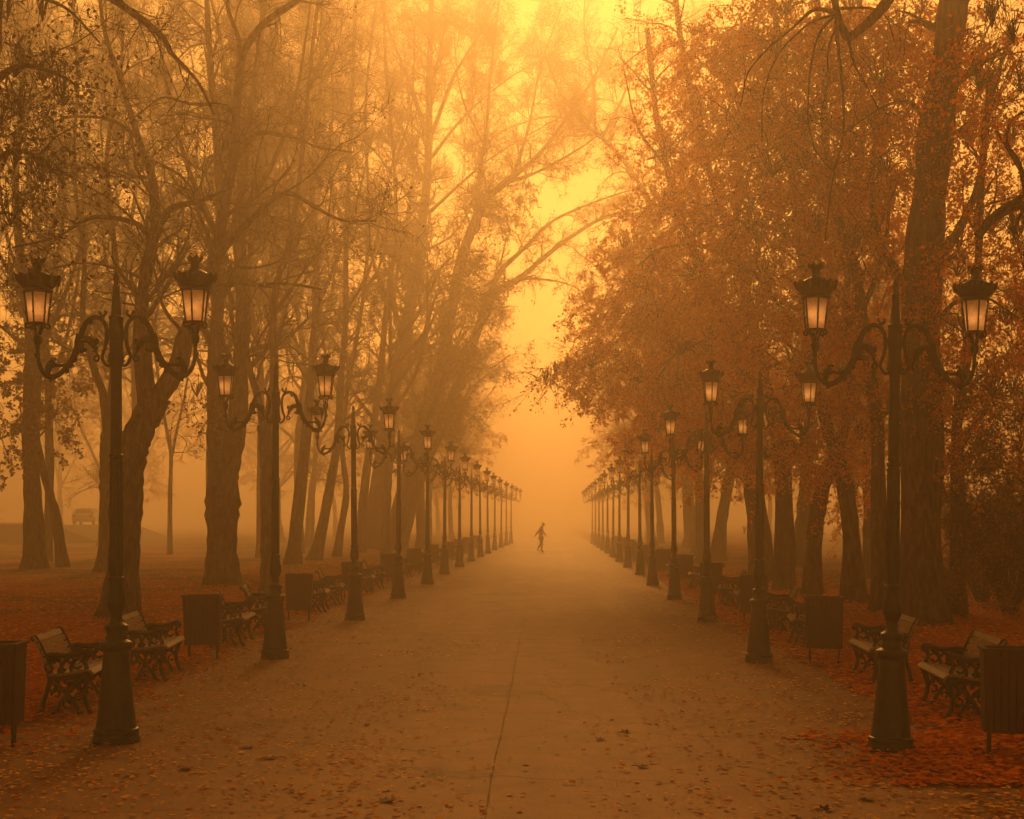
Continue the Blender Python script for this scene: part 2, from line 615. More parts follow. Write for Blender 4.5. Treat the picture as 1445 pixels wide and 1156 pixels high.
# --- left of the avenue
make_tree("broadleaf_tree", "big bare tree with forked dark trunk behind the first left lamp", 27, [
    limb([(166, 872), (177, 760), (184, 660), (203, 605), (228, 560)], .31, .27, 0),
    limb([(212, 590), (203, 520), (201, 450), (208, 390), (221, 332), (219, 260, 1), (196, 196, 2), (170, 107, 3), (150, 40, 3), (140, -60, 4)], .20, .035),
    limb([(221, 332), (240, 296, -1), (290, 282, -2), (330, 262, -3)], .08, .03),
    limb([(218, 345), (190, 315, -1), (130, 307, -2), (80, 335, -3), (20, 350, -3)], .07, .018),
    limb([(214, 400), (170, 380, 1), (110, 372, 2), (40, 392, 3)], .04, .012),
    limb([(214, 575), (250, 520), (265, 470), (290, 400), (303, 365), (318, 280), (332, 207), (341, 93), (370, 38, -1), (430, -5, -2), (480, -60, -3)], .20, .05),
    limb([(339, 100), (336, 52, 1), (322, 10, 1), (318, -50, 2)], .06, .03),
    limb([(303, 365), (342, 322, -1), (380, 285, -1.5), (408, 273, -2), (440, 290, -2), (480, 310, -2.4), (530, 312, -3)], .085, .02),
    limb([(326, 235), (350, 200, 1), (374, 187, 1.5), (420, 195, 2), (450, 208, 2), (500, 215, 3)], .075, .018),
    limb([(330, 160), (310, 148, -1), (270, 147, -2), (230, 138, -2), (190, 165, -3)], .05, .014),
    limb([(196, 196, 2), (160, 170, 1), (100, 165, 0), (40, 185, -1)], .05, .014),
    limb([(310, 360), (350, 378, 1), (400, 368, 2), (440, 350, 3)], .04, .012),
    limb([(262, 475), (230, 430, -1), (215, 370, -2), (180, 290, -3)], .04, .012),
    limb([(470, -50, -3), (500, -160, -3), (510, -300, -2)], .05, .02),
    limb([(140, -50, 4), (180, -180, 3), (240, -330, 2), (290, -430, 1)], .04, .02),
], n1=1.7, n2=8, n3=6, l1=(.9, 2.4), l2=(.5, 1.2), l3=(.25, .6), up=.06, leaf=LEAF_DARK, bare_leaves=500, lsize=.07,
    blobs=rblobs([(150, -150), (300, -160), (440, -140), (220, -280), (380, -300), (520, -230), (300, -420), (60, -260)], 2200, 1.6, 3))  # leafy top above the view, added to shade the near air
make_tree("broadleaf_tree", "thick pale-brown trunk with bulging fork behind the first left litter bins", 40, [
    limb([(313, 828), (312, 760), (313, 690), (316, 640), (318, 610)], .42, .47, 0),
    limb([(309, 650), (304, 600), (303, 520), (308, 430), (312, 300), (305, 180), (296, 60), (290, -60)], .30, .07),
    limb([(322, 650), (336, 590), (340, 510), (344, 420), (338, 330), (350, 200), (366, 80), (380, -60)], .34, .07),
    limb([(309, 340), (270, 250, 2), (240, 150, 3), (220, 20, 4)], .11, .03),
    limb([(345, 300), (390, 220, -1), (420, 120, -2), (440, 0, -3)], .10, .03),
    limb([(305, 560), (285, 530), (270, 470, 1), (275, 400, 2)], .08, .02),
], n1=1.5, n2=8, n3=6, leaf=LEAF_OLIVE, bare_leaves=700, lsize=.09, blobs=rblobs([(278, 560, .6), (300, 590, .4)], 700, 1.1))
make_tree("broadleaf_tree", "slim bare trunk directly behind the second left lamp post", 36, [
    limb([(378, 842), (379, 740), (377, 650), (374, 600)], .19, .17, 0),
    limb([(374, 605), (362, 550), (352, 510), (343, 460), (350, 380, 1), (340, 260, 2), (322, 120, 3)], .11, .03),
    limb([(376, 605), (386, 540), (385, 470), (392, 400), (412, 330), (428, 220), (440, 90), (455, -50)], .13, .04),
    limb([(388, 440), (430, 380, -1), (460, 330, -2), (470, 250, -3)], .05, .015),
], n1=1.5, n2=8, n3=6, leaf=LEAF_OLIVE, bare_leaves=500, lsize=.08)
make_tree("broadleaf_tree", "bare tree leaning right between the second and third left lamps", 58, [
    limb([(412, 816), (418, 740), (428, 650), (436, 560), (441, 480), (446, 380), (440, 260), (452, 120), (455, -50)], .31, .07),
    limb([(441, 450), (470, 380, 1), (500, 300, 2), (530, 180, 3)], .10, .03),
    limb([(444, 330), (410, 250, -1), (390, 150, -2), (380, 30, -3)], .10, .03),
], n1=1.5, n2=8, n3=6, leaf=LEAF_OLIVE, bare_leaves=900, lsize=.09)
make_tree("broadleaf_tree", "bare right-leaning tree just left of the third left lamp", 64, [
    limb([(443, 813), (455, 745), (467, 680), (475, 620), (480, 540), (486, 460), (488, 330), (494, 180), (500, 20), (505, -60)], .27, .07),
    limb([(486, 440), (520, 380, 1), (540, 290, 2), (560, 200, 3)], .10, .03),
    limb([(488, 330), (465, 240, -1), (470, 120, -2), (450, 0, -3)], .09, .03),
], n1=1.5, n2=8, n3=6, leaf=LEAF_OLIVE, bare_leaves=900, lsize=.09)
make_tree("broadleaf_tree", "thin crooked tree close behind the third left lamp post", 70, [
    limb([(476, 807), (480, 750), (489, 695), (484, 640), (483, 600), (495, 520), (512, 420), (520, 300), (515, 150), (530, 0)], .20, .06),
    limb([(487, 580), (460, 500), (450, 400, 1), (430, 300, 2)], .09, .03),
    limb([(512, 420), (545, 350), (550, 240, 1)], .08, .03),
], n1=1.5, n2=8, n3=6, leaf=LEAF_OLIVE, bare_leaves=700, lsize=.10)
make_tree("broadleaf_tree", "massive tree with fan of upright limbs, left of the misty gap", 88, [
    limb([(532, 802), (532, 730), (538, 660), (550, 580), (566, 490), (580, 420), (595, 320), (603, 230), (605, 120), (607, 20), (610, -80)], .72, .15),
    limb([(603, 190), (575, 110), (545, 30), (525, -60)], .17, .05),
    limb([(605, 200), (640, 110), (680, 40), (715, -40)], .16, .05),
    limb([(600, 260), (560, 170), (510, 95), (460, 20)], .15, .04),
    limb([(605, 140), (625, 50), (640, -60)], .13, .05),
    limb([(598, 310), (560, 255), (520, 205), (480, 180)], .13, .03),
    limb([(606, 225), (660, 160, 1), (720, 110, 2), (790, 70, 3)], .12, .03),
    limb([(606, 300), (660, 250, -2), (700, 218, -3), (790, 165, -4)], .12, .03),
    limb([(580, 440), (545, 380, -1), (525, 310, -2), (480, 270, -3)], .12, .03),
    limb([(570, 480), (556, 420, 1), (572, 330, 2), (585, 220, 3), (570, 60, 4)], .2, .06),
    limb([(590, 360), (640, 330, -1), (670, 285, -2)], .09, .03),
], n1=1.9, n2=9, n3=7, l1=(1.5, 4), l2=(.8, 1.9), l3=(.4, .9), leaf=LEAF_OLIVE, bare_leaves=1800, lsize=.12, up=.09,
    blobs=rblobs([(525, 590, .9), (545, 620, 1), (505, 640, .8), (560, 560, .7), (500, 300, .6), (520, 330, .6)], 700, 1.5))
make_tree("broadleaf_tree", "right-leaning tree with two arching limbs over the avenue", 84, [
    limb([(548, 797), (565, 710), (590, 620), (622, 520), (638, 430), (650, 370), (672, 310), (692, 272)], .50, .26),
    limb([(690, 276), (720, 252), (760, 218), (800, 165), (840, 105), (870, 40)], .24, .05),
    limb([(672, 312), (677, 240), (686, 180), (692, 100), (702, 10), (710, -60)], .17, .05),
    limb([(715, 258), (760, 242, -1), (820, 208, -2), (870, 172, -3)], .13, .03),
    limb([(725, 250), (745, 180, 1), (760, 100, 2), (790, 10, 3)], .12, .04),
    limb([(680, 200), (650, 130, 1), (640, 40, 2)], .09, .03),
    limb([(640, 420), (605, 370), (590, 330)], .08, .03),
], n1=2.0, n2=9, n3=7, l1=(1.2, 3.4), l2=(.7, 1.8), l3=(.4, .9), leaf=LEAF_OLIVE, bare_leaves=1800, lsize=.13,
    blobs=rblobs([(735, 290, .55), (715, 310, .5), (745, 265, .5), (640, 575, .9), (655, 550, .6), (625, 615, .9), (650, 590, .7)], 1100, 1.3))
make_tree("broadleaf_tree", "low arching tree whose curved bough spans the misty gap", 86, [
    limb([(562, 795), (585, 690), (606, 640), (640, 560), (665, 490), (690, 425), (715, 402)], .46, .24),
    limb([(712, 404), (735, 391), (790, 345), (850, 308), (900, 296), (950, 290)], .22, .05),
    limb([(690, 425), (705, 385), (740, 350), (780, 312), (840, 285), (890, 268)], .20, .05),
    limb([(735, 393), (780, 396), (815, 408), (850, 440)], .08, .03),
    limb([(655, 515), (690, 520, -2), (720, 500, -3)], .06, .02, .5),
], n1=1.5, n2=8, n3=6, l1=(1., 2.6), l2=(.6, 1.5), l3=(.35, .8), leaf=LEAF_OLIVE, bare_leaves=2500, lsize=.13, up=.0,
    blobs=rblobs([(820, 395, .5), (850, 385, .5), (835, 420, .4), (860, 330, .7), (890, 350, .8), (600, 560, .8), (575, 590, .9), (590, 500, .7)], 1000, 1.3))
make_tree("broadleaf_tree", "straight grey trunk between the third and fourth left lamps", 78, [
    limb([(507, 803), (510, 740), (518, 660), (533, 560), (545, 440), (558, 330), (556, 220), (545, 100), (540, -50)], .30, .07),
    limb([(545, 430), (520, 340), (505, 240), (480, 120)], .12, .03),
    limb([(556, 240), (580, 150), (585, 40)], .09, .03),
], n1=1.5, n2=8, n3=6, leaf=LEAF_OLIVE, bare_leaves=1000, lsize=.10)
make_tree("broadleaf_tree", "dark leafy tree at the far left edge, its crown thinning into fog", 54, [
    limb([(48, 802), (47, 700), (41, 600), (42, 480), (30, 380), (20, 250), (30, 120), (20, -40)], .40, .08),
    limb([(42, 520), (80, 440), (110, 350), (120, 220)], .14, .03),
    limb([(36, 430), (0, 360), (-40, 300)], .12, .04),
], n1=1.5, n2=8, n3=6, leaf=LEAF_OLIVE, lsize=.13, bare_leaves=1000,
    blobs=rblobs([(20, 500), (60, 530), (95, 510, .8), (30, 590), (75, 590, .8), (0, 620), (40, 440), (-10, 540), (85, 470, .8)], 900, 1.5))
make_tree("broadleaf_tree", "slim leaning stem beside the leafy tree at the far left", 55, [
    limb([(89, 798), (80, 730), (70, 695), (60, 660), (52, 600), (60, 520)], .22, .10, .3),
], n1=.6, n2=5, n3=3)
make_tree("broadleaf_tree", "pale forked trunk seen just left of the first left lamp post", 50, [
    limb([(148, 812), (150, 740), (152, 660), (152, 610)], .28, .25, 0),
    limb([(152, 615), (147, 560), (132, 515), (118, 450), (120, 360), (105, 240), (110, 100), (100, -40)], .18, .05),
    limb([(152, 615), (160, 540), (166, 450), (160, 340), (150, 220), (170, 80), (165, -40)], .18, .05),
], n1=1.5, n2=8, n3=6, leaf=LEAF_OLIVE, bare_leaves=700, lsize=.1)
make_tree("broadleaf_tree", "thin sapling alone in the fog between the two big left trunks", 74, [
    limb([(240, 784), (240, 700), (241, 645), (232, 590), (222, 520), (215, 440), (220, 340)], .14, .05),
    limb([(241, 650), (251, 600), (264, 540), (270, 460)], .09, .04),
    limb([(233, 595), (205, 560), (190, 510)], .06, .03),
], n1=1.0, n2=6, n3=4)
for lab, px, D_ in (("tall twiggy tree between the pale forked trunk and the bulging trunk, back in fog", 300, 66), ("tall twiggy tree just right of the leafy far-left tree", 66, 62),
                    ("tall twiggy tree behind the slim trunk by the second left lamp", 368, 68), ("tall twiggy tree between the two right-leaning left trees", 424, 76), ("tall twiggy tree behind the forked dark trunk", 186, 72)):
    j = (lambda a: float(rng.uniform(-a, a)))
    b_ = HY + CAMZ * F / D_
    make_tree("broadleaf_tree", lab, D_, [
        limb([(px, b_), (px + j(6), 640), (px + j(10), 520), (px + j(16), 400), (px + j(24), 250), (px + j(30), 80), (px + j(40), -80)], .22, .05),
        limb([(px, 560), (px + 26, 480, 1), (px + 44 + j(10), 380, 2), (px + 60 + j(20), 240, 2), (px + 70 + j(20), 60, 3)], .12, .03),
        limb([(px, 500), (px - 24, 430, -1), (px - 48 + j(10), 330, -2), (px - 60 + j(20), 200, -2), (px - 64 + j(20), 40, -3)], .11, .03),
        limb([(px, 420), (px + 20, 330, -1), (px + 30 + j(10), 200, -2), (px + 22 + j(20), 30, -2)], .1, .03),
        limb([(px, 360), (px - 22, 270, 1), (px - 26 + j(10), 140, 2), (px - 40 + j(20), -20, 3)], .09, .03),
    ], n1=2.2, n2=9, n3=7, l1=(1.2, 3.2), l2=(.7, 1.7), l3=(.35, .9), up=.05, leaf=LEAF_OLIVE, bare_leaves=2500, lsize=.11)
# near tree at the left picture edge: its trunk edge and one descending bough show
make_tree("broadleaf_tree", "near tree at the left edge with a bough hanging from the top corner", 16, [
    limb([(-50, 1180), (-40, 800), (-30, 500), (-38, 300), (-30, 100), (-10, -120), (20, -300)], .26, .17, 0),
    limb([(-15, -100), (60, -70), (120, -30), (166, 2), (222, 45), (242, 76), (277, 114), (300, 160)], .09, .015, 1.2),
    limb([(-32, 140), (20, 95, -1), (70, 100, -1.5), (110, 120, -2)], .05, .012, 1.3),
    limb([(-36, 260), (10, 215, -1), (55, 225, -1.5), (90, 260, -2)], .045, .01, 1.2),
    limb([(-36, 330), (5, 300, 1), (40, 320, 1.2)], .035, .01, 1.2),
    limb([(-20, -20), (30, -10, 1), (90, 10, 1), (140, 60, 1.5)], .05, .012, 1.2),
], n1=2.0, n2=6, n3=4, l1=(.4, 1.2), l2=(.25, .6), l3=(.1, .3), tw=.003, up=-.02, leaf=LEAF_DARK, lsize=.06,
    blobs=rblobs([(20, 110, .9), (60, 120, .8), (90, 150, .6), (30, 170, .8), (10, 30, .7), (60, 30, .6), (20, 240, .8), (60, 260, .5), (15, 320, .6), (0, 180, .8)], 360, .48, .7))

# --- right of the avenue
make_tree("broadleaf_tree", "huge dark trunk rising behind the first right lamp", 25.5, [
    limb([(1297, 882), (1299, 780), (1302, 640), (1303, 500), (1303, 400), (1310, 300), (1323, 180), (1338, 90), (1349, 20), (1360, -80)], .41, .24, .4),
    limb([(1318, 200), (1292, 152, -1), (1262, 146, -1.5), (1225, 165, -2), (1190, 190, -3)], .05, .015),
    limb([(1312, 380), (1350, 330, 1), (1385, 250, 2), (1400, 150, 3), (1430, 40, 4)], .11, .04),
    limb([(1303, 430), (1270, 390, 2), (1240, 330, 3), (1230, 230, 4), (1250, 100, 5)], .12, .04),
    limb([(1330, 140), (1380, 90, 1), (1430, 60, 2)], .07, .025),
    limb([(1304, 480), (1345, 430, -1), (1390, 420, -2), (1440, 450, -3)], .06, .015),
], n1=1.3, n2=4, n3=2, l1=(.8, 2.2), l2=(.4, 1.0), l3=(.2, .5), leaf=LEAF_RUST, lsize=.062,
    blobs=rblobs([(1385, 130), (1430, 200, .9), (1400, 330, .9), (1360, 470, .8), (1420, 460), (1400, 560, .9), (1440, 600), (1350, 390, .7), (1240, 120), (1200, 60), (1270, 40, .9), (1400, 30, .5), (1250, 250, .9),
                  (1230, 400, .7), (1330, 560, .5), (1380, 640, .7), (1440, 330, .8), (1300, 20, .7)], 2300, .85, 3) + rblobs([(1200, -180), (1280, -330), (1120, -260)], 2200, 1.6, 3))  # last group: unseen upper crown, added to darken the foreground
make_tree("broadleaf_tree", "slender leaning tree left of the huge trunk by the first right lamp", 28.5, [
    limb([(1243, 868), (1242, 780), (1240, 680), (1237, 600), (1226, 520), (1217, 450), (1206, 380), (1182, 310), (1165, 230), (1160, 100), (1150, -40)], .18, .06),
    limb([(1220, 455), (1195, 430), (1172, 408), (1140, 400)], .06, .02),
    limb([(1215, 440), (1245, 360, 1), (1255, 250, 2)], .07, .03),
    limb([(1170, 260), (1120, 200, -1), (1080, 160, -2)], .05, .02),
], n1=1.2, n2=4, n3=2, l1=(.8, 2.2), l2=(.4, 1.0), l3=(.2, .5), leaf=LEAF_RUST, lsize=.066,
    blobs=rblobs([(1180, 250), (1130, 180), (1150, 330), (1200, 470, .8), (1190, 540, .7), (1100, 90), (1090, 250, .9), (1140, 440, .9), (1210, 350, .9), (1170, 110), (1225, 560, .5), (1110, 20), (1060, 60), (1075, 190, .9), (1060, 330), (1200, 20), (1230, 180, .8), (1140, 240)], 3000, 1.0, 3) + rblobs([(1020, -200), (930, -150), (980, -340), (860, -260, .9), (1040, -450)], 2600, 1.7, 3))  # last group sits above the view, added for shade on the near avenue
make_tree("broadleaf_tree", "trunk bending left, one side of the V behind the second right litter bin", 32, [
    limb([(1205, 852), (1203, 760), (1196, 690), (1182, 640), (1165, 585), (1150, 520), (1140, 430), (1125, 300), (1110, 160), (1090, 0)], .24, .06),
    limb([(1148, 500), (1100, 430), (1060, 380)], .08, .02),
    limb([(1135, 380), (1170, 290), (1190, 180)], .07, .02),
], n1=1.1, n2=4, n3=2, leaf=LEAF_ORANGE, lsize=.07,
    blobs=rblobs([(1170, 590, .7), (1150, 540, .9), (1110, 480), (1080, 400), (1060, 300), (1110, 340), (1180, 440, .8), (1050, 190), (1130, 620, .5), (1215, 620, .5), (1080, 110), (1160, 480), (1010, 110), (1160, 60), (1180, 190), (1260, 90), (1290, 250), (1200, 290)], 3000, 1.2, 3))
make_tree("broadleaf_tree", "trunk leaning right, other side of the V behind the second right litter bin", 34.5, [
    limb([(1146, 843), (1150, 760), (1160, 695), (1178, 645), (1195, 590), (1202, 520), (1195, 420), (1210, 300), (1220, 150), (1215, 0)], .22, .06),
    limb([(1200, 520), (1235, 450), (1260, 380)], .08, .02),
    limb([(1160, 690), (1140, 640), (1125, 590)], .06, .02),
], n1=1.1, n2=4, n3=2, leaf=LEAF_ORANGE, lsize=.07,
    blobs=rblobs([(1230, 560, .9), (1240, 480), (1180, 650, .5), (1150, 640, .5), (1260, 600, .7), (1210, 300), (1240, 200), (1120, 640, .6), (1205, 700, .5), (1270, 430), (1370, 200), (1400, 90), (1430, 300), (1380, 420), (1300, 330), (1420, 520), (1340, 60)], 2600, 1.25, 3))
make_tree("broadleaf_tree", "straight trunk with orange leafy boughs right of the second right lamp", 37.5, [
    limb([(1107, 836), (1106, 740), (1103, 650), (1092, 590), (1076, 530), (1060, 450), (1042, 370), (1012, 280), (985, 180), (960, 60), (950, -40)], .27, .07),
    limb([(1070, 500), (1020, 480), (970, 490), (930, 520)], .08, .02),
    limb([(1045, 380), (1000, 350, -1), (940, 350, -2), (900, 375, -3)], .08, .02),
    limb([(1000, 240), (960, 215, 1), (915, 225, 2)], .06, .02),
    limb([(1030, 330), (1060, 230), (1070, 100)], .09, .03),
], n1=1.2, n2=4, n3=2, leaf=LEAF_ORANGE, lsize=.075, up=-.02,
    blobs=rblobs([(960, 500), (1000, 560), (1030, 480), (930, 450), (980, 400), (1040, 390), (1010, 300), (960, 310, .9), (1060, 580), (1095, 600, .7), (1080, 650, .5), (940, 220, .8), (990, 160), (1050, 220), (1030, 620, .8), (920, 380, .8),
                  (1000, 640, .5), (1040, 60), (980, 50, .8)], 2800, 1.25, 2.5) + rblobs([(960, -130), (1060, -120), (900, -220), (1000, -300)], 2400, 2.0, 3))  # last group: crown out of view, put in to shade the near haze
make_tree("broadleaf_tree", "wide-footed trunk right behind the second right lamp post, drooping orange crown", 42, [
    limb([(1076, 826), (1071, 760), (1064, 690), (1058, 640), (1050, 560), (1030, 470), (995, 390), (960, 300), (930, 180), (915, 40)], .38, .08),
    limb([(1035, 490), (970, 450), (900, 460), (850, 500), (810, 525)], .11, .02),
    limb([(1000, 400), (930, 380), (880, 410), (850, 450)], .09, .02),
    limb([(960, 300), (920, 290), (890, 320)], .08, .02),
    limb([(945, 240), (900, 180), (880, 90)], .07, .02),
], n1=1.2, n2=4, n3=2, leaf=LEAF_ORANGE, lsize=.078, up=-.04,
    blobs=rblobs([(870, 505), (905, 470), (835, 520, .6), (900, 540), (945, 555), (930, 610, .8), (975, 620, .8), (870, 450, .8), (895, 410, .9), (925, 365), (965, 440), (940, 290, .8), (1010, 500), (860, 560, .5), (985, 550),
                  (910, 590, .7), (800, 528, .35), (770, 540, .25), (785, 532, .3), (890, 630, .4), (1020, 420), (1000, 210), (920, 130, .7), (955, 90, .8), (880, 350, .5)], 2700, 1.3, 3))
make_tree("broadleaf_tree", "pale trunk in the fog left of the slender right tree", 44, [
    limb([(1229, 822), (1228, 740), (1226, 650), (1232, 560), (1236, 460), (1240, 300), (1250, 120)], .26, .08),
    limb([(1232, 560), (1270, 480), (1290, 380)], .1, .03),
], n1=.8, n2=4, n3=2, leaf=LEAF_ORANGE, lsize=.1, blobs=rblobs([(1260, 520), (1230, 620, .6), (1280, 640, .8), (1300, 720, .6), (1190, 640, .5)], 1700, 1.3, 2))
make_tree("broadleaf_tree", "faint trunk between the V-shaped pair and the straight right trunk", 55, [
    limb([(1132, 800), (1135, 720), (1140, 650), (1142, 560), (1135, 440), (1150, 300)], .33, .10),
], n1=.8, n2=4, n3=2, leaf=LEAF_ORANGE, lsize=.11, blobs=rblobs([(1150, 600), (1180, 680, .6), (1110, 560), (1205, 740, .5)], 1500, 1.5, 2))
make_tree("broadleaf_tree", "faint right-leaning trunk behind the third right lamp", 63, [
    limb([(1012, 791), (1018, 740), (1026, 690), (1034, 640), (1044, 580), (1050, 480), (1040, 350), (1045, 200)], .33, .10),
    limb([(1048, 520), (1000, 450), (960, 400)], .12, .04),
], n1=.8, n2=4, n3=2, leaf=LEAF_ORANGE, lsize=.12, blobs=rblobs([(1040, 640, .7), (1010, 600, .8), (1000, 530), (960, 580), (1020, 450)], 1600, 1.6, 2))
make_tree("broadleaf_tree", "faint tree with a long limb arching left over the misty gap", 90, [
    limb([(975, 788), (972, 720), (966, 660), (957, 590), (945, 500), (938, 400), (925, 310), (890, 240), (850, 196), (820, 170), (790, 130), (770, 80)], .42, .08),
    limb([(840, 186), (838, 120), (825, 40), (830, -50)], .10, .04),
    limb([(850, 195), (885, 120), (900, 20)], .12, .04),
    limb([(815, 168), (770, 165), (720, 180), (690, 200)], .08, .03),
    limb([(925, 320), (960, 220), (975, 80), (980, -50)], .2, .06),
], n1=1.4, n2=8, n3=5, l1=(1.5, 3.6), l2=(.8, 1.9), l3=(.4, .9), leaf=LEAF_ORANGE, lsize=.13, bare_leaves=2500,
    blobs=rblobs([(880, 290, .8), (910, 340), (930, 230, .8), (960, 620), (920, 650, .6), (940, 560), (870, 610, .5), (900, 540), (980, 480), (910, 60, .7), (880, 160, .5)], 1500, 1.6, 3))
make_tree("broadleaf_tree", "two-stemmed faint trunk left of the leaning trunk behind the third right lamp", 60, [
    limb([(990, 795), (988, 730), (984, 660), (988, 580), (995, 470), (985, 330)], .26, .10),
    limb([(988, 740), (1000, 660), (1006, 590), (1015, 500)], .16, .06),
], n1=.8, n2=4, n3=2, leaf=LEAF_ORANGE, lsize=.12, blobs=rblobs([(990, 600, .8), (1015, 560), (960, 640, .6)], 1500, 1.5, 2))
make_tree("broadleaf_tree", "thin dark trunk to the right of the huge trunk", 27.5, [
    limb([(1348, 872), (1350, 800), (1352, 700), (1351, 600), (1364, 500), (1380, 400), (1385, 260), (1400, 100)], .18, .06),
    limb([(1353, 640), (1385, 580), (1420, 540)], .06, .02),
], n1=1.2, n2=4, n3=2, l1=(.8, 2.), l2=(.4, .9), l3=(.2, .5), leaf=LEAF_OLIVE, lsize=.066,
    blobs=rblobs([(1390, 640), (1430, 560), (1370, 560, .7), (1420, 700), (1350, 700, .5), (1440, 640), (1395, 750, .7), (1440, 780)], 2000, 1.0, 2))
# near tree outside the right edge: its boughs hang into the top right corner
make_tree("broadleaf_tree", "near tree past the right edge with bare boughs drooping from the top", 15, [
    limb([(1660, 1200), (1640, 800), (1625, 400), (1600, 100), (1585, -150), (1580, -400)], .30, .2, .2),
    limb([(1590, -60), (1480, -90), (1360, -60), (1270, -20), (1240, 14), (1215, 38), (1196, 52), (1186, 38), (1176, 8), (1172, -20)], .085, .035, .25),
    limb([(1178, 18), (1150, 14, -.3), (1120, 40, -.5), (1085, 70, -.8), (1055, 105, -1), (1043, 150, -1)], .022, .006),
    limb([(1178, 22), (1158, 45), (1145, 85), (1140, 130), (1141, 175), (1152, 215), (1180, 245)], .018, .006),
    limb([(1180, 30), (1184, 75), (1190, 130), (1190, 190), (1178, 240), (1168, 300), (1163, 340)], .022, .006),
    limb([(1178, 20), (1140, 35), (1100, 75), (1078, 130), (1076, 200)], .016, .005),
    limb([(1196, 52), (1206, 90), (1225, 125), (1240, 155)], .02, .006),
    limb([(1180, 12), (1230, 12, .4), (1250, 25, .5), (1262, 60, .6)], .018, .006),
    limb([(1182, 30), (1170, 70, -.4), (1170, 120, -.6), (1160, 170, -.8)], .014, .005),
    limb([(1620, 340), (1500, 282), (1450, 283), (1405, 306), (1380, 335)], .11, .045, .5),
    limb([(1450, 283), (1440, 235), (1420, 200), (1428, 170), (1450, 155)], .03, .014),
    limb([(1440, 240), (1410, 190), (1405, 185)], .02, .008),
], n1=1.6, n2=4, n3=3, l1=(.3, .9), l2=(.15, .45), l3=(.08, .25), tw=.0025, up=-.12, ang1=(20, 60), leaf=LEAF_RUST, lsize=.06,
    blobs=rblobs([(1430, 60, .8), (1440, 130, .8), (1400, 40, .6), (1445, 380, .8), (1430, 330, .5)], 500, .5, .7))


def shrub(label, px, D, w_, h_, n, mat):
    b = at(px, HY + 10, D)
    r = empty("shrub", (b[0], D, 0))
    tag(r, label, "shrub", "bushes under the right trees")
    k = 60
    a = rng.uniform(0, 6.28, k)
    t = rng.random((k, 1))
    tip = np.stack([np.cos(a) * w_ * np.sqrt(rng.random(k)), np.sin(a) * w_ * np.sqrt(rng.random(k)), h_ * rng.uniform(.35, 1, k)], -1)
    st = np.stack([np.cos(a) * .1, np.sin(a) * .1, np.full(k, -.03)], -1)
    P = np.stack([st + (tip - st) * f + np.array([0, 0, .25 * h_]) * math.sin(f * 3.14) + rng.normal(size=(k, 3)) * .04 * f for f in np.linspace(0, 1, 6)], 1)
    nb = NB()
    nb.tubes(P, np.linspace(.02, .006, 6)[None] * np.ones((k, 1)), 4)
    B, BR = spawn(P, np.full((k, 6), .006), 7, .25, (25, 75), (.2, .6), 0, S=4, rmin=.004)
    nb.tubes(B, BR, 3)
    nb.build("stems", TWIG, r)
    V, Q = leaf_quads(along(B, n), .075)
    quads_obj("foliage", V, Q, mat, r)


shrub("dark leafy bush at the right edge behind the benches", 1425, 28, 1.6, 2.6, 4500, LEAF_DARK)
shrub("brown bush right of the thin dark trunk", 1385, 32, 1.4, 2.2, 3500, LEAF_OLIVE)
shrub("low rust-tinted bush at the foot of the huge dark trunk", 1318, 27, .55, .9, 1200, LEAF_OLIVE)
shrub("tall dim bush deep at the right behind the thin trunk", 1455, 36, 2.4, 3.6, 6000, LEAF_DARK)
shrub("wide dim hedge-like bush farthest back on the right", 1400, 46, 3.0, 3.2, 6000, LEAF_OLIVE)


# --- trees deep in the fog: a few of each kind, then copies
def far_tree(D, x, kind):
    """x in metres at D; a whole tree of its own, bare or leafy"""
    q = F / D
    px0 = CX + x * q
    base = HY + CAMZ * q

    def at_(dx, z):
        return (px0 + dx * q, HY - (z - CAMZ) * q)
    hgt = rng.uniform(15, 20)
    lean = rng.uniform(-1.5, 1.5)
    limbs = [limb([at_(0, 0), at_(lean * .2, 3), at_(lean * .4 + .2, 6), at_(lean * .8, 11), at_(lean, hgt)], rng.uniform(.26, .42), .07)]
    for k in range(6):
        z = rng.uniform(4, hgt * .7)
        s = rng.choice([-1, 1])
        f = lean * z / hgt
        d = rng.uniform(-3, 3)
        a, b = at_(f, z), at_(f + s * rng.uniform(1, 2), z + rng.uniform(1.5, 2.5))
        c, e = at_(f + s * rng.uniform(2, 3.5), z + rng.uniform(3.5, 5.5)), at_(f + s * rng.uniform(2.5, 5.5), z + rng.uniform(5, 8))
        limbs.append(limb([a, (*b, d * .4), (*c, d * .8), (*e, d)], .13, .04))
    blobs = ()
    leaf = LEAF_OLIVE
    if kind == "leafy":
        leaf = LEAF_ORANGE
        bl = []
        for k in range(16):
            px, py = at_(rng.uniform(-4, 4), rng.uniform(4.5, hgt))
            bl.append((px, py, rng.uniform(.6, 1)))
        blobs = rblobs(bl, 800, 1.9, 4)
    lab = {"bare": "faint bare tree deep in the fog", "leafy": "faint leafy autumn tree deep in the fog"}[kind]
    return make_tree("distant_tree", lab, D, limbs, group=f"{kind} trees deep in the fog", n1=1.3, n2=7, n3=6, l1=(1.5, 4), l2=(.8, 2), l3=(.4, 1), tw=.013, leaf=leaf, lsize=.17, bare_leaves=1000, blobs=blobs)


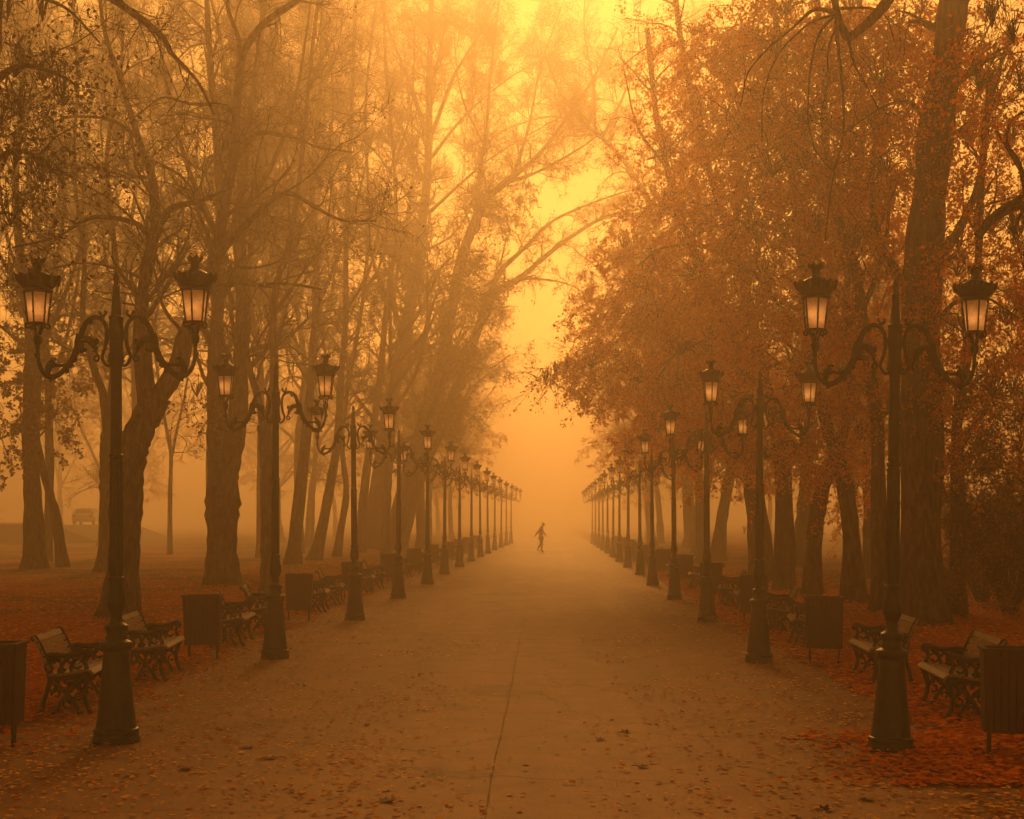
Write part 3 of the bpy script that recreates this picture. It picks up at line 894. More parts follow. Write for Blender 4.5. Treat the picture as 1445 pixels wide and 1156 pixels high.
protos = {"bare": [far_tree(73, -8.2, "bare"), far_tree(90, -15.0, "bare"), far_tree(88, -7.6, "bare")],
          "leafy": [far_tree(78, 8.5, "leafy"), far_tree(90, 6.8, "leafy"), far_tree(74, 17.0, "leafy")]}
far_spots = [(-8.6, 104, "bare"), (-8.0, 121, "leafy"), (8.6, 106, "leafy"), (9.0, 122, "leafy"), (-30, 96, "bare"), (-21, 112, "bare"), (-46, 90, "leafy"), (-13, 132, "bare"), (-13, 172, "leafy"), (15, 165, "leafy"), (-62, 135, "leafy"), (-50, 146, "bare"), (-40, 138, "leafy"), (-30, 150, "leafy"), (-21, 142, "leafy"), (-55, 118, "bare"), (22, 140, "leafy"), (32, 146, "leafy"), 
             (18, 84, "bare"), (30, 82, "leafy"), (24, 110, "bare"), (36, 66, "leafy"), (27, 52, "leafy")]
for i, (x, D, kind) in enumerate(far_spots):
    p = protos[kind][i % len(protos[kind])]
    o = copy_tree(p)
    o.location = (x, D, 0)
    o.rotation_euler = (0, 0, rng.uniform(0, 6.28))
    s = rng.uniform(.8, 1.15)
    o.scale = (s, s, s * rng.uniform(.9, 1.1))


# unseen trees added beside and behind the camera to shade the near haze
def added_shade_tree():
    D, q = 50.0, F / 50.0

    def w(x, z):
        return (CX + x * q, HY - (z - CAMZ) * q)
    lim = [limb([w(0, 0), w(.1, 3), w(.4, 7), w(.9, 11), w(1.2, 15)], .40, .10)]
    bl = []
    for k in range(17):
        x, dy, z = rng.uniform(-3, 9.5), rng.uniform(-4.2, 4.2), rng.uniform(9.8, 15)
        bl.append((*w(x, z), dy, 2.1, 2.3, 1.3, 1100))
        lim.append(limb([w(.5, 7 + k * .2), (*w(x * .5, z - .6), dy * .5), (*w(x, z), dy)], .12, .03, .4))
    return make_tree("broadleaf_tree", "leafy tree added outside the picture to shade the near path", D, lim, group="trees added outside the picture for shade", n1=.6, n2=5, n3=3, tw=.012,
                     blobs=bl, leaf=LEAF_ORANGE, lsize=.21)


if True:
    over = added_shade_tree()
    for i, (x, D, sz) in enumerate([(-10.5, 3, 1), (10.2, 4, 1), (-10.2, -5, 1), (10.4, -4, 1), (-10, -13, 1), (10, -12, 1), (-10.6, 11, 1.08), (10.6, 11.5, 1.08), (-11, 18, 1.38), (-12.2, 26, 1.66), (0.5, -20, 1)]):
        o = copy_tree(over) if i else over
        o.location = (x, D, 0)
        o.rotation_euler = (0, 0, (0 if x < 0 else math.pi) + rng.uniform(-.25, .25))
        o.scale = (1, 1, sz)


# ------------------------------------------------------------------ ground, path, litter
def grid_sheet(name, x0, x1, y0, y1, nx, ny, z, mat, edge=None):
    X, Y = np.meshgrid(np.linspace(x0, x1, nx), np.linspace(y0, y1, ny))
    if edge is not None:
        j = np.zeros_like(X)
        j[:, 0] = np.cumsum(rng.normal(size=ny)) * 0.0 + rng.normal(size=ny) * edge
        j[:, -1] = rng.normal(size=ny) * edge
        X = X + j
    V = np.stack([X, Y, np.full_like(X, z)], -1).reshape(-1, 3)
    idx = np.arange(nx * ny).reshape(ny, nx)
    Q = np.stack([idx[:-1, :-1], idx[:-1, 1:], idx[1:, 1:], idx[1:, :-1]], -1).reshape(-1, 4)
    return tag(quads_obj(name, V, Q, mat), kind="structure")


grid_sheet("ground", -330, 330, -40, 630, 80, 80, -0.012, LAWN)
grid_sheet("path", -4.85, 3.55, -30, 600, 9, 900, 0.0, ASPHALT, 0.07)
# the seam down the middle of the path: a thin dark joint, slightly wandering
ys = np.arange(4, 200, 0.35)
xs = -0.38 + np.cumsum(rng.normal(size=len(ys))) * 0.004
xs -= np.linspace(0, xs[-1] + 0.38, len(ys))
wd = 0.003 + 0.006 * rng.random(len(ys))
V = np.stack([np.stack([xs - wd, ys, np.full_like(ys, 0.004)], -1), np.stack([xs + wd, ys, np.full_like(ys, 0.004)], -1)], 1).reshape(-1, 3)
i = np.arange(len(ys) - 1) * 2
SEAM = noisy("seam", [(0.3, (0.13, 0.070, 0.032)), (0.7, (0.24, 0.128, 0.056))], 3, 0.9, 0)
tag(quads_obj("path_joint", V, np.stack([i, i + 1, i + 3, i + 2], -1), SEAM), kind="structure")


def ground_leaves(n, xf, yf, size, zmax=0.02):
    x, y = xf(n) if yf is None else (xf(n), yf(n))
    K = len(x)
    a = rng.uniform(0, 2 * np.pi, K)
    s = size * rng.uniform(0.5, 1.4, K)
    ax = np.stack([np.cos(a), np.sin(a), rng.normal(size=K) * 0.08], -1)
    sd = np.stack([-np.sin(a), np.cos(a), rng.normal(size=K) * 0.12], -1)
    p = np.stack([x, y, 0.006 + zmax * rng.random(K)], -1)
    s = s[:, None]
    f = (rng.uniform(-0.1, 0.22, K))[:, None] * np.array([0, 0, 1.0])
    b0, tip = p - ax * s * 0.5, p + ax * s * 0.5 + f * s * 0.4
    l1, l2 = p - ax * s * 0.18 + sd * s * 0.34 + f * s, p + ax * s * 0.2 + sd * s * 0.30 + f * s
    r1, r2 = p - ax * s * 0.18 - sd * s * 0.34 + f * s, p + ax * s * 0.2 - sd * s * 0.30 + f * s
    V = np.stack([b0, l1, l2, tip, r2, r1], 1)
    V[..., 2] = np.maximum(V[..., 2], 0.005)
    o = np.arange(K)[:, None] * 6
    Q = np.concatenate([o + np.array([[0, 1, 2, 3]]), o + np.array([[0, 3, 4, 5]])], 0)
    return V.reshape(-1, 3), Q


def scatter(name, parts, mat):
    nb = NB()
    for a in parts:
        nb.add(*ground_leaves(*a))
    return tag(nb.build(name, mat), kind="stuff")


def ylog(a, b):
    return lambda n: a * (b / a) ** rng.random(n)


def normx(c, s):
    return lambda n: rng.normal(c, s, n)


def clumps(k, x0, x1, y0, y1, sd):
    """loose drifts of leaves round k random spots"""
    cx, cy = rng.uniform(x0, x1, k), y0 * (y1 / y0) ** rng.random(k)
    w = rng.uniform(.3, 1.4, k)

    def f(n):
        i = rng.choice(k, n, p=w / w.sum())
        return np.stack([cx[i] + rng.normal(0, sd, n) * w[i], cy[i] + rng.normal(0, sd * 1.6, n) * w[i]])
    return f


def unix(a, b):
    return lambda n: rng.uniform(a, b, n)


scatter("fallen_leaves", [
    (300, unix(-4.8, 3.6), ylog(7.5, 40), 0.042),
    (2600, lambda n: -4.6 + np.abs(rng.normal(0, 1.0, n)), ylog(8, 50), 0.046),
    (700, normx(-2.3, 0.8), ylog(9.5, 16), 0.045),
    (2400, lambda n: 3.5 - np.abs(rng.normal(0, .9, n)), ylog(8, 50), 0.048),
    (500, normx(1.7, 0.8), ylog(9, 14), 0.05),
    (1500, clumps(26, -4.4, -1.0, 8.5, 26, .38), None, 0.046),
    (900, clumps(18, .6, 3.4, 8.5, 22, .34), None, 0.048),
], PATH_LEAF)
scatter("leaf_litter", [
    (38000, lambda n: 3.35 + np.abs(rng.normal(0, 4.5, n)), ylog(9, 50), 0.085, 0.05),
    (2600, lambda n: 3.2 + rng.normal(0, 0.45, n), ylog(10, 12.5), 0.075, 0.03),
    (34000, lambda n: -4.75 - np.abs(rng.normal(0, 5.0, n)), ylog(11, 60), 0.085, 0.05),
    (1800, lambda n: -4.6 + rng.normal(0, 0.3, n), ylog(13, 60), 0.07, 0.03),
    (1600, clumps(30, -5.6, -4.2, 10, 40, .3), None, 0.07, 0.06),
    (1800, clumps(30, 3.3, 4.6, 9.5, 36, .3), None, 0.07, 0.06),
], LITTER)


# the few large curled leaves that show singly on the near path
def big_leaf(curl):
    pts = []
    lob = [(0, 1.0), (18, .55), (42, .85), (66, .45), (92, .72), (125, .35), (160, .42), (180, .30)]
    out = [(a, r) for a, r in lob] + [(360 - a, r) for a, r in lob[-2:0:-1]]
    mb = MB()
    v = [(0, 0, 0.004)]
    for rr in (0.5, 1.0):
        for a, r in out:
            x, y = math.cos(R(a)) * r * rr, math.sin(R(a)) * r * rr
            v.append((x, y, 0.004 + curl * (x * x * 0.35 + y * y * 0.8) + 0.05 * math.sin(a) * rr))
    n = len(out)
    f = [(0, 1 + j, 1 + (j + 1) % n) for j in range(n)]
    f += [(1 + j, 1 + n + j, 1 + n + (j + 1) % n, 1 + (j + 1) % n) for j in range(n)]
    V = np.array(v)
    V[:, 2] -= V[:, 2].min() - 0.03
    mb.add(V * 0.085, f)
    mb.tube(np.array([(-0.3, 0, 0.1), (-0.7, 0.05, 0.14), (-1.1, 0.16, 0.05)]) * 0.085, 0.0022, 5)
    return mb


DEADLEAF = noisy("dead_leaf", [(0.3, (0.06, 0.022, 0.012)), (0.7, (0.17, 0.06, 0.03))], 30, 0.8, 0.3, 0.003)
for px, py, s, lab in [
    (545, 1132, 1.25, "large curled brown leaf lying alone at the bottom of the path"),
    (882, 1034, 1.0, "dark curled leaf on the path to the right of the seam"),
    (848, 1045, 0.9, "small reddish leaf left of the dark curled leaf"),
    (384, 1071, 1.25, "crumpled red-brown leaf right of the first left lamp foot"),
    (350, 1056, 1.1, "dark folded leaf just behind the crumpled red-brown leaf"),
    (310, 1029, 1.0, "dark leaf nearest the first left lamp foot"),
    (262, 1086, 1.2, "flat brown leaf in front of the first left lamp"),
    (185, 1096, 1.1, "dark upright leaf ahead of the first left lamp foot"),
    (905, 1083, 0.9, "reddish leaf on the empty path right of centre"),
    (1185, 1051, 1.1, "dark red leaf beside the first right lamp foot"),
    (1163, 1144, 1.0, "orange-red leaf at the bottom edge below the right lamp"),
    (517, 1025, 0.8, "small dark leaf left of the seam near mid path"),
    (1222, 1130, 1.0, "brown leaf below the leaf drift at lower right"),
]:
    Dd = CAMZ * F / (py - HY)
    o = big_leaf(random.uniform(0.2, 0.9)).build("fallen_leaf", DEADLEAF, None)
    o.location = ((px - CX) * Dd / F, Dd, 0.002)
    o.rotation_euler = (0, 0, random.uniform(0, 6.28))
    o.scale = (s, s, s)
    tag(o, lab, "leaf", "single large leaves on the path")

# ------------------------------------------------------------------ street lamps
def lamp_proto():
    root = empty("street_lamp")
    mb = MB()
    mb.lathe([(.0, 0), (.196, 0), (.198, .035), (.19, .05), (.188, .085), (.193, .10), (.188, .118), (.172, .125), (.168, .14), (.158, .22), (.146, .34), (.132, .50), (.118, .66), (.110, .77), (.108, .785)], 28)
    mb.build("pedestal", IRON, root)
    mb = MB()
    mb.lathe([(.108, .785), (.112, .79), (.128, .80), (.140, .825), (.140, .85), (.132, .865), (.105, .875), (.092, .885), (.09, .90), (.082, .93), (.080, .95), (.092, .96), (.098, .98), (.097, 1.005), (.085, 1.015), (.065, 1.025), (.054, 1.04), (.050, 1.07), (.052, 1.11),
              (.062, 1.135), (.078, 1.17), (.083, 1.21), (.080, 1.26), (.068, 1.32), (.062, 1.37), (.062, 1.385), (.071, 1.39), (.073, 1.405), (.071, 1.42), (.058, 1.425)], 24)
    mb.build("baluster", IRON, root)
    mb = MB()
    mb.lathe([(.056, 1.425), (.053, 1.9), (.051, 2.44), (.060, 2.447), (.062, 2.46), (.060, 2.475), (.049, 2.482), (.047, 3.08), (.046, 3.2), (.05, 3.24), (.064, 3.28), (.068, 3.32), (.058, 3.36), (.056, 3.45), (.066, 3.48), (.070, 3.53), (.062, 3.56), (.057, 3.63), (.064, 3.645), (.064, 3.66), (.05, 3.67),
              (.044, 3.70), (.036, 3.80), (.029, 3.90), (.032, 3.91), (.032, 3.925), (.022, 3.93), (.018, 3.955), (.026, 3.975), (.028, 3.995), (.02, 4.02), (.008, 4.055), (.002, 4.075)], 18)
    for k in range(10):   # flutes read as fine ribs on the lower shaft
        a = 2 * math.pi * k / 10
        mb.tube([(math.cos(a) * .053, math.sin(a) * .053, 1.45), (math.cos(a) * .049, math.sin(a) * .049, 2.42)], .008, 5)
    mb.build("shaft", IRON, root)
    u = 0.00172

    def zz(zy):
        return (1048 - (330 + zy / 3.503)) / 166.0

    def arm(s):
        mb = MB()

        def pth(L, rad, n=26, k=8, flat=0.8):
            P = smooth_path([(s * dx * u, 0, zz(zy)) for dx, zy in L], n)
            r = np.interp(np.linspace(0, 1, n), np.linspace(0, 1, len(rad)), rad)
            mb.tube(P, r * .88, k, flat)
        # the great S from the hook near the post to the lantern cup
        pth([(50, 500), (52, 440), (72, 402), (105, 388), (140, 400), (168, 440), (186, 500), (208, 565), (240, 620), (285, 668), (330, 686), (372, 664), (396, 610), (402, 545), (400, 500)],
            [.020, .020, .021, .022, .024, .028, .036, .036, .030, .026, .027, .022, .020, .020, .024], 60)
        # inner lower bar and its curl
        pth([(50, 500), (58, 545), (72, 585), (60, 618), (38, 632), (30, 615), (44, 604)], [.02, .018, .016, .016, .015, .012, .012])
        # hook with ball on the crown of the arch
        pth([(112, 390), (88, 392), (70, 385), (55, 372), (52, 362), (62, 358)], [.02, .018, .017, .014, .012, .013])
        pth([(75, 388), (80, 370), (88, 362), (80, 355)], [.014, .012, .011, .010])
        # acanthus leaf on the shoulder and the volute under it
        pth([(196, 470), (190, 520), (176, 548), (150, 552)], [.018, .052, .040, .010], flat=.6)
        pth([(186, 500), (150, 498), (120, 508), (104, 520), (96, 508), (104, 494)], [.034, .036, .026, .018, .014, .012])
        pth([(140, 505), (116, 530), (104, 548), (118, 560)], [.026, .026, .018, .008])
        pth([(108, 545), (100, 570), (88, 590), (96, 606), (112, 600), (108, 584), (98, 586)], [.012, .012, .012, .012, .011, .010, .009], 30)
        pth([(125, 395), (128, 415), (138, 425)], [.018, .016, .008])
        # outer curl and ball above the low bend
        pth([(222, 600), (252, 622), (290, 630), (318, 622), (330, 606), (320, 594), (308, 600)], [.014, .016, .015, .014, .015, .014, .012], 30)
        pth([(318, 640), (330, 615), (345, 640), (350, 672)], [.02, .034, .036, .02], 14)
        for q, w in ((215, .018), (232, .016), (256, .015)):   # barbs on the outside of the S
            zq = {215: 590, 232: 616, 256: 646}[q]
            pth([(q, zq), (q - 8, zq + 12), (q + 4, zq + 26)], [.016, w, .005], 8, 6)
        pth([(330, 690), (334, 702), (340, 712)], [.03, .018, .006], 8, 6)
        pth([(398, 590), (412, 580), (418, 566)], [.014, .012, .005], 8, 6)
        mb.build("arm", IRON, root)

    def lantern(s):
        cx = s * 401 * u
        mb = MB()                         # cradle, bottom ring and glazing bars
        mb.lathe([(.012, 3.42), (.026, 3.425), (.034, 3.445), (.038, 3.475), (.034, 3.50), (.024, 3.508), (.02, 3.52)], 14, (cx, 0, 0))
        for k in range(6):
            a = math.pi / 3 * k + math.pi / 6
            ca, sa = math.cos(a), math.sin(a)
            mb.tube([(cx + ca * .022, sa * .022, 3.50), (cx + ca * .030, sa * .030, 3.54), (cx + ca * .052, sa * .052, 3.585), (cx + ca * .078, sa * .078, 3.605)], .0065, 6)
            mb.tube([(cx + ca * .082, sa * .082, 3.60), (cx + ca * .112, sa * .112, 3.875)], .008, 6)
            b = a + math.pi / 6
            mb.tube(smooth_path([(cx + ca * .082, sa * .082, 3.61), (cx + ca * .098, sa * .098, 3.595), (cx + ca * .096, sa * .096, 3.57), (cx + ca * .078, sa * .078, 3.565), (cx + ca * .07, sa * .07, 3.58)], 10), .0085, 6)
            mb.tube([(cx + ca * .092, sa * .092, 3.70), (cx + ca * .104, sa * .104, 3.70)], .009, 5)
        mb.lathe([(.074, 3.592), (.090, 3.594), (.093, 3.606), (.088, 3.616), (.074, 3.616)], 6, (cx, 0, 0), math.pi / 6)
        fr = mb.build("lantern", IRON, root, sharp=30)
        g = MB()
        g.lathe([(.072, 3.614), (.101, 3.876)], 6, (cx, 0, 0), math.pi / 6)
        g.build("glass", GLASS, fr, smooth=False)
        bu = MB()
        bu.lathe([(.004, 3.665), (.022, 3.675), (.034, 3.70), (.036, 3.73), (.026, 3.765), (.012, 3.79), (.003, 3.797)], 12, (cx, 0, 0))
        bu.build("bulb", BULB, fr)
        c = MB()                          # crown-shaped cap
        k = 36
        prof = [(.100, 3.872), (.122, 3.874), (.130, 3.89), (.126, 3.905), (.140, 3.925), (.158, 3.955), (.172, 3.985), (.181, 4.008)]
        c.lathe(prof + [(.166, 4.006), (.150, 3.975), (.14, 3.97), (.125, 4.01), (.10, 4.035), (.07, 4.05), (.048, 4.06), (.040, 4.075), (.036, 4.10), (.040, 4.125), (.052, 4.15), (.060, 4.158), (.03, 4.15)], 24, (cx, 0, 0))
        for j in range(12):               # palmettes round the rim, points round the finial
            a = math.pi / 6 * j
            ca, sa = math.cos(a), math.sin(a)
            c.tube([(cx + ca * .154, sa * .154, 3.955), (cx + ca * .170, sa * .170, 3.99), (cx + ca * .180, sa * .180, 4.014), (cx + ca * .185, sa * .185, 4.026)], [.012, .018, .014, .004], 6)
            if j % 2 == 0:
                c.tube([(cx + ca * .046, sa * .046, 4.135), (cx + ca * .056, sa * .056, 4.16), (cx + ca * .064, sa * .064, 4.182)], [.013, .015, .004], 5)
        c.build("cap", IRON, fr, sharp=30)

    for s in (-1, 1):
        arm(s)
        lantern(s)
    return root


lampP = lamp_proto()
ORD = ["first", "second", "third", "fourth", "fifth", "sixth", "seventh", "eighth", "ninth", "tenth", "eleventh", "twelfth", "thirteenth", "fourteenth"]
LPX = [164, 388, 501, 562, 603, 627, 648.5, 665, 678, 688.5, 698, 707, 714.5, 721]
RPX = [1257, 1071, 998, 952, 921, 903.5, 886, 874, 865, 857.5, 851, 845.5, 840.5, 836]
LD = [12.02 + 7.18 * i for i in range(14)]
RD = [11.58 + 7.12 * i for i in range(14)]
usedp = False
for side, PX, DD in (("left", LPX, LD), ("right", RPX, RD)):
    for i, (px, D) in enumerate(zip(PX, DD)):
        o = copy_tree(lampP) if usedp else lampP
        usedp = True
        o.location = ((px - CX) * D / F, D, 0)
        k = .985 if side == "left" else .95
        o.scale = (k, k, k)
        o.rotation_euler = (R(random.uniform(-.5, .5)), R(random.uniform(-.6, .6)), R(random.uniform(-4, 4)))
        if i == 0:
            o.rotation_euler = (0, R(0.6) if side == "right" else 0, R(-3) if side == "left" else R(1.5))
        how = {0: "black-green twin lantern lamp post nearest the camera", 1: "twin lantern lamp post"}.get(i, "twin lantern lamp post fading into fog" if i > 4 else "dark twin lantern lamp post")
        tag(o, f"{how}, {ORD[i]} in the row on the {side} side", "street lamp", "street lamps lining the avenue")

# ------------------------------------------------------------------ benches (local: front looks to +x, length along y)
BL = 1.22


def bench_proto():
    root = empty("park_bench")

    def side(y):
        mb = MB()

        def pth(L, rad, n=22, k=6, flat=1.1):
            P = smooth_path([(a * .9, y, b) for a, b in L], n)
            mb.tube(P, 1.22 * np.interp(np.linspace(0, 1, n), np.linspace(0, 1, len(rad)), rad), k, flat)
        # back leg and back post in one sweep, rolled over at the top
        pth([(-.29, 0), (-.265, .03), (-.235, .14), (-.19, .28), (-.175, .38), (-.215, .52), (-.27, .65), (-.32, .735), (-.345, .745), (-.355, .725), (-.34, .712)], [.026, .02, .018, .019, .024, .021, .019, .018, .018, .016, .013], 44)
        # front leg
        pth([(.27, 0), (.245, .02), (.205, .10), (.185, .20), (.205, .30), (.225, .37), (.20, .405)], [.028, .02, .018, .02, .024, .026, .02], 30)
        # inner splayed legs that cross below the seat
        pth([(.14, 0), (.125, .03), (.06, .13), (.0, .20), (-.08, .27), (-.17, .35)], [.024, .018, .017, .017, .018, .02], 26)
        pth([(-.14, 0), (-.12, .03), (-.06, .12), (.0, .20), (.09, .28), (.19, .37)], [.024, .018, .017, .017, .018, .02], 26)
        # seat rail
        pth([(-.185, .365), (-.10, .358), (.05, .375), (.18, .398), (.235, .392), (.25, .37), (.235, .352)], [.024, .03, .03, .026, .022, .018, .014], 26)
        # arm rest with scrolled end and its post
        pth([(-.235, .56), (-.15, .575), (-.02, .565), (.08, .575), (.17, .60), (.225, .598), (.24, .572), (.22, .555), (.205, .57)], [.02, .022, .022, .022, .024, .022, .018, .015, .012], 34)
        pth([(.18, .40), (.205, .45), (.18, .50), (.195, .55), (.20, .585)], [.02, .018, .016, .018, .018], 18)
        # filigree between arm and seat, and under the seat
        for cx, cz, r in ((-.12, .47, .052), (.0, .475, .048), (.10, .49, .05), (-.05, .31, .04), (.09, .32, .036), (-.12, .20, .04), (.12, .17, .034), (.0, .10, .03), (-.15, .52, .03), (.05, .52, .03), (.15, .54, .028), (-.06, .42, .03), (.07, .43, .03), (.15, .43, .03), (0, .33, .03), (.14, .26, .028), (-.14, .30, .03), (.05, .24, .026), (-.05, .23, .028)):
            a = np.linspace(0, 4.6, 16) + cx * 9
            P = np.stack([.9 * cx + np.cos(a) * r * (1 - .1 * a / 4.6), np.full(16, y), cz + np.sin(a) * r], -1)
            mb.tube(P, .0115, 5)
        for L in ([(-.19, .40), (-.15, .44), (-.17, .50), (-.12, .53), (-.06, .52)], [(-.05, .39), (-.06, .45), (-.02, .52), (.04, .555)], [(.06, .40), (.045, .45), (.09, .52), (.15, .56)],
                  [(-.19, .40), (-.22, .46), (-.2, .54)], [(-.17, .35), (-.11, .28), (-.14, .22), (-.19, .24)], [(.19, .37), (.13, .28), (.16, .22), (.19, .2)]):
            pth(L, [.014, .016, .012], 12, 5)
        mb.build("iron_frame", BENCH_IRON, root)

    for y in (0.06, BL - 0.06):
        side(y)

    def slat(mb, x, z, w, th, ang):
        n = 7
        ca, sa = math.cos(ang), math.sin(ang)
        y = np.linspace(0, BL, n)
        pr = [(-w / 2, -th / 2), (-w / 2, th / 2 - .004), (-w / 2 + .005, th / 2), (w / 2 - .005, th / 2), (w / 2, th / 2 - .004), (w / 2, -th / 2)]
        wob = [random.uniform(-.0015, .0015) for _ in range(n)]
        V = [(x + a * ca - b * sa, yy, z + a * sa + b * ca + wob[i]) for i, yy in enumerate(y) for a, b in pr]
        k = len(pr)
        f = [(i * k + j, i * k + (j + 1) % k, (i + 1) * k + (j + 1) % k, (i + 1) * k + j) for i in range(n - 1) for j in range(k)]
        f += [tuple(range(k))[::-1], tuple((n - 1) * k + j for j in range(k))]
        mb.add(V, f)

    s = MB()
    for x, z, a in ((-.13, .388, .08), (-.065, .386, .05), (.0, .395, .1), (.065, .408, .14), (.13, .420, .12), (.195, .425, -.05), (.243, .407, -.75)):
        slat(s, x, z, .056, .024, a)
    s.build("seat", BENCH_WOOD, root, sharp=30)
    b = MB()
    for x, z in ((-.165, .455), (-.193, .525), (-.224, .595), (-.254, .665), (-.290, .728)):
        slat(b, x, z, .062, .022, R(112) if z < .7 else R(125))
    b.build("backrest", BENCH_WOOD, root, sharp=30)
    return root


def bin_proto():
    root = empty("litter_bin")
    w, d, z0, z1 = .47, .34, .20, .845
    mb = MB()
    n1, n2 = 8, 6
    for k in range(n1):
        for s in (-1, 1):
            x = -w / 2 + (k + .5) * w / n1
            t = random.uniform(-.004, .004)
            mb.box((x, s * d / 2, (z0 + z1) / 2 + t), (w / n1 - .007, .022, z1 - z0))
    for k in range(n2):
        for s in (-1, 1):
            y = -d / 2 + .012 + (k + .5) * (d - .024) / n2
            t = random.uniform(-.004, .004)
            mb.box((s * w / 2, y, (z0 + z1) / 2 + t), (.022, (d - .024) / n2 - .007, z1 - z0))
    for v in mb.v:      # sides lean in a little towards the foot
        f = .93 + .07 * (v[:, 2] - z0) / (z1 - z0)
        v[:, 0] *= f
        v[:, 1] *= f
    mb.build("slat_box", BIN_WOOD, root, smooth=False)
    r = MB()
    r.box((0, 0, .49), (w - .07, d - .06, .56))
    r.build("liner", BENCH_IRON, root, smooth=False)
    t = MB()
    for s in (-1, 1):
        t.box((0, s * (d / 2 + .002), z1 + .012), (w + .05, .045, .022))
        t.box((s * (w / 2 + .002), 0, z1 + .012), (.045, d - .045, .022))
    t.build("rim", BIN_WOOD, root, smooth=False)
    for s in (-1, 1):
        l = MB()
        l.box((s * (w / 2 - .05), 0, .36), (.03, .05, .72))
        l.box((s * (w / 2 - .05), 0, .006), (.06, .09, .012))
        l.build("leg", BENCH_IRON, root, smooth=False)
    return root


benchP, binP = bench_proto(), bin_proto()
ub = un = False
for side, DD, sgn in (("left", LD, -1), ("right", RD, 1)):
    for i in range(11):
        D = DD[i]
        drift = (LPX[i] - CX) * D / F + 3.64 if side == "left" else (RPX[i] - CX) * D / F - 2.82
        jj = (lambda a: random.uniform(-a, a))
        x_bin = (-4.62 if side == "left" else 3.70) + drift * 0.8
        o = copy_tree(binP) if un else binP
        un = True
        o.location = (x_bin + jj(.05), D + (-.3 if i == 0 else -.2) + jj(.1), 0)
        o.rotation_euler = (R(jj(1)), R(jj(1.2)), R((8 if side == "left" else -10) + jj(5)))
        if i == 0:
            o.location = ((-4.60, 11.75, 0) if side == "left" else (3.72, 11.28, 0))
        vis = "dark slatted wooden litter bin"
        tag(o, f"{vis} beside the {ORD[i]} lamp post on the {side} side", "litter bin", "slatted litter bins along the path")
        for j, off in enumerate((1.75, 4.35)):
            b = copy_tree(benchP) if ub else benchP
            ub = True
            y0 = D + off + jj(.12)
            xb = (-4.68 if side == "left" else 4.0) + drift * 0.8 + jj(.06)
            if side == "left":
                b.location = (xb, y0, 0)
                b.rotation_euler = (0, 0, R(6 + jj(3)))
            else:
                b.location = (xb, y0 + BL, 0)
                b.rotation_euler = (0, 0, R(180 - 4 + jj(3)))
            w = "just behind" if j == 0 else "farther behind"
            tag(b, f"iron-framed wooden bench {w} the {ORD[i]} lamp post on the {side} side", "bench", "benches facing the path")

# ------------------------------------------------------------------ the walker
def skin_obj(name, nodes, edges, mat, parent, sub=2, rootidx=0):
    me = bpy.data.meshes.new(name)
    me.from_pydata([n[0] for n in nodes], edges, [])
    o = link_obj(name, me, mat, parent)
    m = o.modifiers.new("skin", "SKIN")
    m.use_smooth_shade = True
    for i, n in enumerate(nodes):
        sv = me.skin_vertices[0].data[i]
        r = n[1]
        sv.radius = r if isinstance(r, tuple) else (r, r)
        sv.use_root = (i == rootidx)
    s = o.modifiers.new("sub", "SUBSURF")
    s.levels = s.render_levels = sub
    return o


